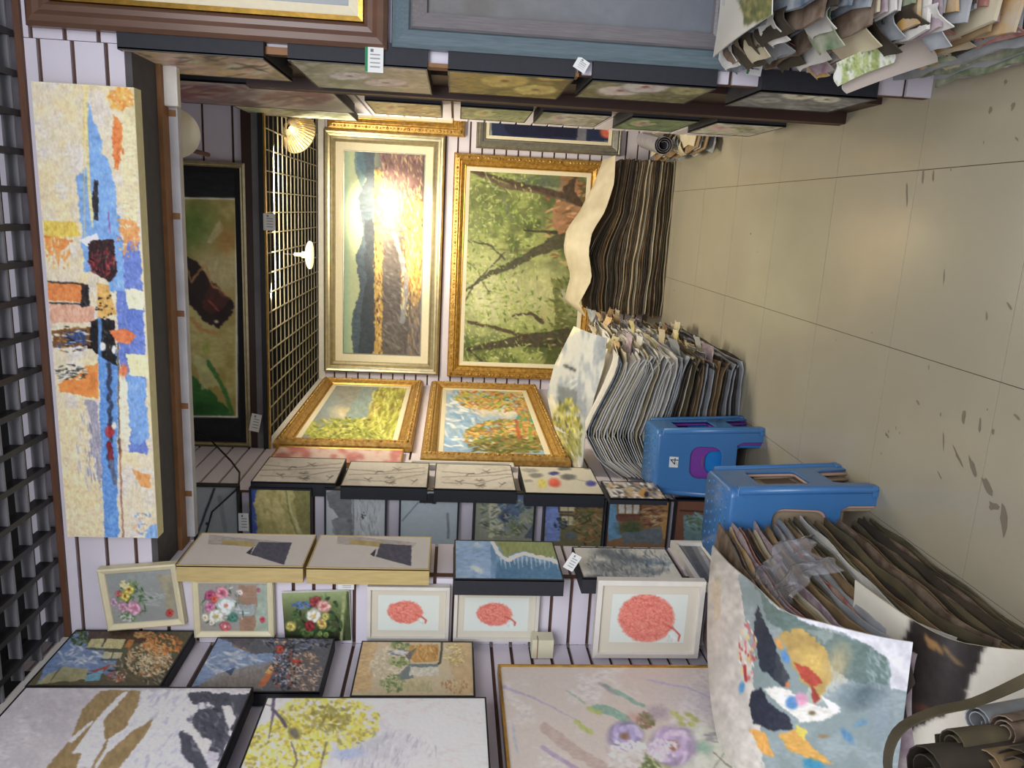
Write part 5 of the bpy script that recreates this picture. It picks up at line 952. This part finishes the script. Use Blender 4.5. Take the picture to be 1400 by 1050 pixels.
def fcurl(u, v):
    t = u*(len(Kp)-1); i = min(int(t), len(Kp)-2); q = t-i; a = Kp[i][0].lerp(Kp[i+1][0], q); b = Kp[i][1].lerp(Kp[i+1][1], q); p = a.lerp(b, v); p.y -= .06*math.sin(PI*v); return tuple(p)
def fcurl2(u, v): return fcurl(1-u, v)
cu = sheet('painted_canvas', fcurl2, 18, 12, .003, C_white, 'curling canvas with yellow flowers propped against the gold frames', None)
paint_surf('painted_surface', fcurl2, 80, 60, a_curl, OIL, cu, 1.1, 4, .0025)
# C: near left pile with the large draped painting
pC = [(2.55, .60), (2.2, .65), (1.97, .665), (1.83, .66), (1.76, .60), (1.70, .50), (1.66, .41)]
ysC = [p[0] for p in pC][::-1]; zsC = [p[1] for p in pC][::-1]
def topC(x, y, t):
    h = interp(ysC, zsC, y); return h*(.98 if x > -1.3 else 1.0)
def matsC(k, N, R):
    if k < N*.38: return R.choice([C_olive, C_dark, C_olive, C_tan, C_brn])
    if k in (N-6, N-17): return C_red
    if k in (N-4,): return C_och
    if k == N-22: return C_white
    return R.choice([C_grey, C_tan, C_cream, C_dark, C_olive, C_mau, C_white, C_brn, C_blue if R.random() < .3 else C_grey])
pile(46, topC, -1.555, -1.02, 1.69, 2.53, matsC, 17, 'canvas edge in the @ part of the near pile under the draped painting', 'near left canvas pile', jx=.014, jy=.03, rag=.012, wig=.35, fill=.55, nu=10, nv=16, curl=0, xtop=(0, -.05))
def a_drape(A):
    A.fill((132, 150, 150)); A.mott((150, 166, 170), .8, 30, 1, 1, 2); wh = (214, 214, 222)
    A.poly((206, 200, 190), [(960, 740), (1010, 740), (1010, 800), (1022, 870), (1040, 1000), (1045, 1055), (960, 1055)], 1, 5); A.poly((214, 190, 150), [(972, 800), (985, 790), (985, 840), (976, 850)], .6, 4)
    A.poly((196, 196, 180), [(1100, 970), (1160, 930), (1170, 890), (1120, 850)], .6, 8); A.poly((96, 118, 112), [(1030, 790), (1062, 815), (1080, 840), (1150, 870), (1210, 885), (1215, 935), (1160, 930), (1100, 880), (1050, 850)], .9, 6)
    A.poly((184, 150, 70), [(1062, 868), (1095, 858), (1130, 885), (1136, 930), (1122, 955), (1090, 925), (1078, 890)], .95, 6); A.ell((214, 180, 80), 1112, 905, 18, 14, .8, .8, .5, 5); A.ell((190, 170, 120), 1145, 905, 14, 22, .4, .7, .6, 6)
    A.poly((44, 52, 66), [(1034, 828), (1050, 860), (1066, 900), (1075, 938), (1060, 930), (1042, 915), (1030, 870)], 1, 4); A.poly((60, 66, 74), [(1062, 890), (1080, 925), (1072, 940), (1058, 925)], .9, 3); A.poly((180, 66, 44), [(1086, 905), (1110, 915), (1124, 934), (1112, 940), (1094, 926)], 1, 3); A.poly((160, 60, 44), [(1108, 935), (1122, 955), (1112, 962)], 1, 2)
    A.poly((226, 224, 214), [(1044, 942), (1070, 938), (1100, 960), (1150, 972), (1130, 985), (1096, 988), (1064, 962)], 1, 4); A.poly((232, 232, 230), [(1122, 950), (1150, 968), (1138, 976)], 1, 2)
    A.poly((44, 48, 64), [(1028, 945), (1042, 940), (1050, 960), (1078, 978), (1084, 998), (1058, 1000), (1030, 990), (1024, 965)], 1, 3); A.dab(30, (1010, 850, 1035, 930), [(220, 100, 110), (226, 190, 80), (190, 60, 50), (230, 220, 210)], 6, 2, 1.3, .5)
    A.ell((84, 140, 196), 1074, 898, 5, 9, -.4, 1, .2, 1); A.ell((84, 140, 196), 1083, 961, 9, 9, -.3, 1, .2, 1); A.ell((214, 150, 180), 1096, 956, 8, 9, -.4, 1, .3, 2); A.ell((84, 150, 200), 1014, 940, 4, 8, .2, 1, .3, 1); A.line((180, 50, 44), 4, [(1018, 910), (1020, 930)], 1, 1); A.ell((220, 120, 60), 1077, 936, 3, 4, 0, 1, .3, 1); A.ell((214, 150, 60), 1065, 880, 4, 9, -.5, 1, .3, 1); A.ell((110, 96, 60), 1110, 975, 5, 3, 0, .9, .3, 1)
    A.poly((222, 160, 60), [(1024, 995), (1044, 1000), (1060, 1035), (1044, 1032)], 1, 3); A.poly((214, 160, 60), [(1066, 1005), (1090, 995), (1110, 1020), (1140, 1045), (1110, 1040), (1080, 1025)], 1, 4); A.poly((226, 206, 60), [(1088, 990), (1104, 1000), (1100, 1012), (1090, 1002)], 1, 2); A.ell((40, 140, 180), 1112, 1045, 14, 8, .3, .9, .3, 4); A.ell((70, 130, 180), 1158, 1006, 5, 12, -.7, .8, .4, 3); A.ell((80, 140, 190), 1178, 990, 10, 4, -.4, .6, .4, 3); A.ell((150, 120, 80), 1126, 1006, 8, 3, 0, .8, .4, 2)
    A.ell((80, 100, 110), 1180, 950, 26, 16, -.4, .8, .6, 7); A.poly((206, 206, 206), [(1130, 880), (1100, 860), (1150, 862)], .3, 4); A.ell((140, 156, 176), 1205, 985, 14, 26, 0, .5, .6, 5)
    A.dab(50, (1185, 880, 1220, 940), [(110, 140, 136), (150, 170, 170)], 9, 1.6, 1.1, .4, .7)
    A.poly(wh, [(996, 745), (1018, 775), (1040, 808), (1060, 830), (1100, 850), (1160, 868), (1216, 900), (1218, 940), (1262, 945), (1262, 870), (1180, 840), (1080, 815), (1020, 740)], 1, 4); A.grain(6, 4)
LC = [(2.5, .615, -1.30), (2.2, .70, -1.42), (1.98, .72, -1.54), (1.84, .69, -1.56), (1.74, .60, -1.565), (1.66, .50, -1.565), (1.60, .405, -1.57)]
RC = [(2.44, .64, -1.10), (2.2, .675, -1.05), (1.97, .69, -1.005), (1.80, .675, -.995), (1.72, .60, -.985), (1.665, .50, -.985), (1.635, .415, -.985)]
def cat_(P, t):
    t = t*(len(P)-1); i = min(int(t), len(P)-2); q = t-i; g = lambda j: Vector(P[max(0, min(len(P)-1, j))]); a, b, c, d = g(i-1), g(i), g(i+1), g(i+2)
    return .5*((2*b)+(c-a)*q+(2*a-5*b+4*c-d)*q*q+(3*b-a-3*c+d)*q**3)
def fdr(u, v):
    a = cat_(LC, 1-v); b = cat_(RC, 1-v); p = a.lerp(b, u); return (p.z, p.x, p.y+.018*math.sin(u*5.5+.6)*math.sin(PI*min(1, v*1.2)))
dr = sheet('painted_canvas', fdr, 16, 20, .003, C_white, 'large draped abstract canvas in teal and orange over the near left pile', None)
paint_surf('painted_surface', fdr, 190, 240, a_drape, OIL, dr, 1.15, 5, .0028)
def a_darkc(A):
    A.fill((206, 200, 184)); A.poly((46, 40, 38), [(1255, 835), (1290, 852), (1340, 868), (1350, 876), (1342, 900), (1328, 925), (1320, 965), (1240, 1000), (1220, 900)], 1, 5); A.poly((150, 110, 56), [(1262, 865), (1282, 880), (1290, 892), (1270, 888)], .9, 3); A.line((150, 116, 60), 4, [(1290, 884), (1304, 900), (1316, 912)], .8, 3); A.ell((110, 60, 40), 1262, 970, 12, 5, .3, .6, .5, 3); A.grain(5, 4)
def fdk(u, v):
    P = [(1.95, .40), (1.76, .37), (1.64, .32), (1.60, .22), (1.59, .12), (1.585, .07)]; t = cat_([(a, b, 0) for a, b in P], 1-v); return (-1.50+.525*u, t.x+.02*math.sin(u*6), t.y)
dk = sheet('painted_canvas', fdk, 8, 12, .003, C_cream, 'dark painting with ragged cream border hanging from the near left pile', None)
paint_surf('painted_surface', fdk, 90, 90, a_darkc, OIL, dk, 1.2, 6, .0028)
# crumpled plastic film on the pile edge
def ffilm(u, v):
    x = -1.10+.16*u+.02*math.sin(v*9); y = 1.95+.22*v+.02*math.sin(u*11); return (x, y, .60-.14*u*u+.016*math.sin(u*17+v*7)*math.cos(v*19)+.012*math.sin(v*31))
sheet('plastic_film', ffilm, 26, 26, .0012, mat('clear film', (245, 245, 250), .12, trans=.92, spec=.8), 'crumpled clear plastic film lying on the edges of the near left pile', None, cat='plastic film')
# D: right pile
def topD(x, y, t): return interp([1.6, 2.1, 2.5], [.72, .80, .80], y)
def matsD(k, N, R):
    if k < N*.3: return R.choice([C_grey, C_dark, C_mau, C_white, C_grn])
    return R.choice([C_white, C_mau, C_och, C_red if R.random() < .4 else C_brn, C_grey, C_blue, C_yel if R.random() < .5 else C_tan, C_dark, C_grn, C_cream])
pile(40, topD, .51, 1.25, 1.9, 2.50, matsD, 31, 'canvas edge in the @ part of the right foreground pile', 'right foreground canvas pile', jx=.035, jy=.03, rag=.014, wig=.35, fill=.5, nu=10, nv=10)
R = random.Random(5); cD = [C_white, C_mau, C_grey, C_dark, C_grn, C_white, C_grey, C_och, C_white, C_brn, C_cream, C_blue, C_red, C_dark, C_cream, C_yel]
for k in range(64):
    yy = R.uniform(1.95, 2.46); zz = R.uniform(.06, .80); L = R.uniform(.03, .075)*(1.2 if zz > .3 else .7); wd = R.uniform(.06, .2); a = R.uniform(-.9, .1)
    def f(u, v, yy=yy, zz=zz, L=L, wd=wd, a=a): return (.535-L*u, yy+wd*(v-.5), max(.004, zz+L*math.sin(a)*u+.010*math.sin(v*6+u*4)-.02*u*u))
    sheet('canvas_sheet', f, 5, 5, .0025, cD[k % len(cD)], cD[k % len(cD)].name+' corner curling out of the right foreground pile'+(', high up' if zz > .55 else ', at mid height' if zz > .3 else ', low down'), 'curled corners of the right pile')
def flat_sheet(label, pts, fn, m, gain=1.2, seed=2, base=C_white):
    P = [Vector(p) for p in pts]
    def f(u, v): a = P[0].lerp(P[1], u); b = P[3].lerp(P[2], u); p = a.lerp(b, v); p.z += .008*math.sin(u*5+v*3); return tuple(p)
    o = sheet('painted_canvas', f, 8, 8, .0025, base, label, None); paint_surf('painted_surface', f, 60, 60, fn, m, o, gain, seed, .0022); paint_surf('painted_surface', f, 60, 60, fn, m, o, gain, seed, -.0022); return o
def a_top(A): A.fill((206, 200, 184)); A.poly((100, 104, 50), [(1010, 0), (1072, -6), (1050, 24), (1018, 36)], 1, 3); A.dab(60, (1012, -6, 1060, 30), [(130, 130, 60), (80, 86, 40), (170, 150, 80)], 6, 2, .6, 1)
def a_grn(A): A.fill((206, 208, 200)); A.mott((150, 166, 90), .9, 10, .5, 2); A.dab(60, (1140, 50, 1225, 110), [(130, 150, 70), (180, 190, 120), (100, 120, 60)], 8, 1.6, 1.1, .3)
flat_sheet('white bordered olive landscape lying on top of the right foreground pile', [(.50, 1.95, .835), (.90, 1.95, .835), (.90, 2.42, .83), (.49, 2.42, .82)], a_top, OIL)
q = lambda px, py, y: tuple(at(px, py, Y=y))
flat_sheet('loose green striped canvas strip jutting from the right foreground pile', [q(1146, 118, 2.03), q(1140, 85, 2.03), q(1215, 55, 2.05), q(1222, 86, 2.05)], a_grn, OIL)
flat_sheet('blank pale canvas corner hanging out of the right foreground pile', [q(1158, 128, 2.06), q(1150, 106, 2.06), q(1262, 50, 2.08), q(1282, 85, 2.08)], lambda A: A.fill((170, 158, 148)), FLAT)
# ------------------------------------------------------------------ rolled canvases
def roll(label, p0, p1, r0, r1, turns, m, group=None, nm='rolled_canvas', seg=16, ph=0, th=.0025):
    p0, p1 = Vector(p0), Vector(p1); ax = (p1-p0).normalized(); a = ax.orthogonal().normalized(); b = ax.cross(a)
    def f(u, v): t = u*turns*2*PI+ph; rr_ = r0+(r1-r0)*u; return tuple(p0.lerp(p1, v)+a*math.cos(t)*rr_+b*math.sin(t)*rr_)
    return sheet(nm, f, int(seg*turns), 4, th, m, label, group)
roll('grey rolled canvas lying beside the wavy stack with its open end to the camera', (.475, 5.02, .27), (.56, 5.60, .26), .022, .062, 3, mat('grey roll', (150, 148, 156), .5, .25, 20))
R = random.Random(8)
def topF(x, y, t): return interp([4.5, 4.9, 5.7], [.10, .18, .19], y)
pile(12, topF, .47, .80, 4.75, 5.66, lambda k, N, R: R.choice([C_cream, C_white, C_grey, C_tan]), 41, 'creased canvas in the @ of the low heap at the right partition', 'low heap by the right partition', jx=.035, jy=.06, rag=.03, wig=.6, fill=.4, nu=10, nv=12)
for k in range(5):
    def f(u, v, k=k): a = u*2.4+.4+k*.05; return (.475+.02*k+.055*math.cos(a)*(1-.1*k), 4.98+.12*v+.05*k+.02*math.sin(u*7+k), .10+.02*k+.075*math.sin(a)*(1-.15*k))
    sheet('folded_canvas', f, 12, 5, .003, [C_cream, C_grey, C_white, C_tan, C_dark][k], 'crumpled folded canvas beneath the grey roll on the right', 'folded canvases under the grey roll')
GE = 'dark rolled canvases in the lower left corner'
for k, (px, py, Y_, r, L, mm) in enumerate([(1262, 1052, 1.16, .05, .55, C_dark), (1300, 1018, 1.2, .035, .5, C_olive), (1345, 1050, 1.16, .045, .5, C_tan), (1372, 1000, 1.22, .03, .42, C_brn), (1390, 1060, 1.12, .05, .4, C_dark), (1335, 985, 1.27, .028, .45, C_grey), (1235, 1090, 1.12, .05, .5, C_brn), (1300, 1100, 1.08, .05, .5, C_olive)]):
    t = at(px, py, Y=Y_); b = Vector((t.x-.06, Y_+.16, .01+.02*k)); roll(['thickest dark roll at the lower frame edge among the corner rolls', 'slim olive roll in the middle of the corner rolls', 'tan roll at the frame edge among the corner rolls', 'brown roll nearest the floor edge among the corner rolls', 'dark roll at the very corner of the lower left foreground', 'slim pale grey roll, topmost of the corner rolls', 'brown roll half hidden by the draped abstract canvas', 'olive roll half cut by the frame among the corner rolls'][k], tuple(t), tuple(b), r*.35, r, 2.2, mm, GE, ph=k, seg=14)
def fwrap(u, v):
    P = [at(1400, 915, Y=1.32), at(1330, 950, Y=1.28), at(1270, 965, Y=1.24), at(1222, 990, Y=1.2), at(1205, 1030, Y=1.17), at(1210, 1080, Y=1.14)]
    Q = [at(1400, 955, Y=1.26), at(1340, 975, Y=1.22), at(1290, 985, Y=1.18), at(1246, 1005, Y=1.15), at(1228, 1040, Y=1.12), at(1230, 1080, Y=1.1)]
    a = cat_([tuple(p) for p in P], u); b = cat_([tuple(p) for p in Q], u); return tuple(a.lerp(b, .15+v*.5))
sheet('loose_canvas', fwrap, 20, 5, .003, C_olive, 'dusty olive canvas strip curling around the rolls in the lower left foreground', None)
# ------------------------------------------------------------------ tags, box, small things
def tagart(bar):
    def f(A):
        A.fill((216, 218, 216))
        if bar: A.poly(bar, [(0, 0), (16, 0), (16, 100), (0, 100)], 1, 0)
        for y in (30, 45, 62, 78): A.line((120, 122, 126), 5, [(30, y), (80, y)], .8, 0)
        A.poly((90, 90, 96), [(30, 8), (46, 8), (46, 20), (30, 20)], .8, 0)
    return uvart(f)
def ptag(label, rot, c, x0, x1, y0, y1, bar=None, roll=0):
    P = [at(x0, y1, **c), at(x0, y0, **c), at(x1, y1, **c)]; w_ = (P[1]-P[0]).length; h_ = (P[2]-P[0]).length; ce = (P[1]+P[2])/2
    o = empty('price_tag', ce); o.rotation_euler = (0, roll, math.radians(rot)); tag(o, label, 'price tag', 'paper price tags')
    MB().box(-w_/2, w_/2, .0005, .002, -h_/2, h_/2).build('card', m_paper, o); q = paint(o, Matrix.Identity(4), w_, h_, tagart(bar), FLAT, 900, None, (0, 0, 0), 1.1, 3, 'printed_face'); return o
gr = (30, 130, 80)
ptag('green edged price tag on the side of the pale grey white bloom canvas', 0, dict(Y=2.575), 499, 524, 64, 99, gr)
ptag('small crooked price tag between the yellow and white rose canvases', 0, dict(Y=2.575), 786, 804, 80, 97, None, .5)
ptag('green edged price tag above the lowest poppy canvas', 0, dict(Y=2.54), 1024, 1044, 62, 103, gr, .1)
ptag('price tag at the lower left edge of the lily picture', 0, dict(Y=4.40), 342, 356, 566, 590, None, .2)
ptag('grey card clipped to the gold edge of the booth ceiling', 0, dict(Y=4.40), 360, 376, 292, 315)
ptag('cream price tag between the geometric print and the upper coral leaf', 0, dict(Y=2.575), 462, 484, 792, 806)
ptag('price tag beside the olive landscape in the left recess', 0, dict(Y=3.64), 326, 340, 702, 726)
ptag('slanted price tag between the surf canvas and the ink landscape', 0, dict(Y=2.52), 775, 790, 757, 780, None, .5)
bxp = at(742, 888, Y=2.52); bx = tag(empty('small_box', (bxp.x, 2.55, bxp.z-.03)), 'small cream cardboard box on the slats left of the lower coral leaf', 'box')
MB().box(-.037, .037, -.03, .03, -.01, .07).build('carton', mat('cream carton', (222, 218, 190), .7, .05, 30), bx, bevel=.002); MB().box(-.038, .038, -.0315, .0, .048, .051).build('lid_seam', m_tan, bx)
#lg = tag(MB().box(-1.586, -1.40, 2.57, 2.605, 1.42, 1.445).build('ledge', m_white, None, bevel=.003), 'short white ledge on the slats under the small coral leaf frames', 'ledge')
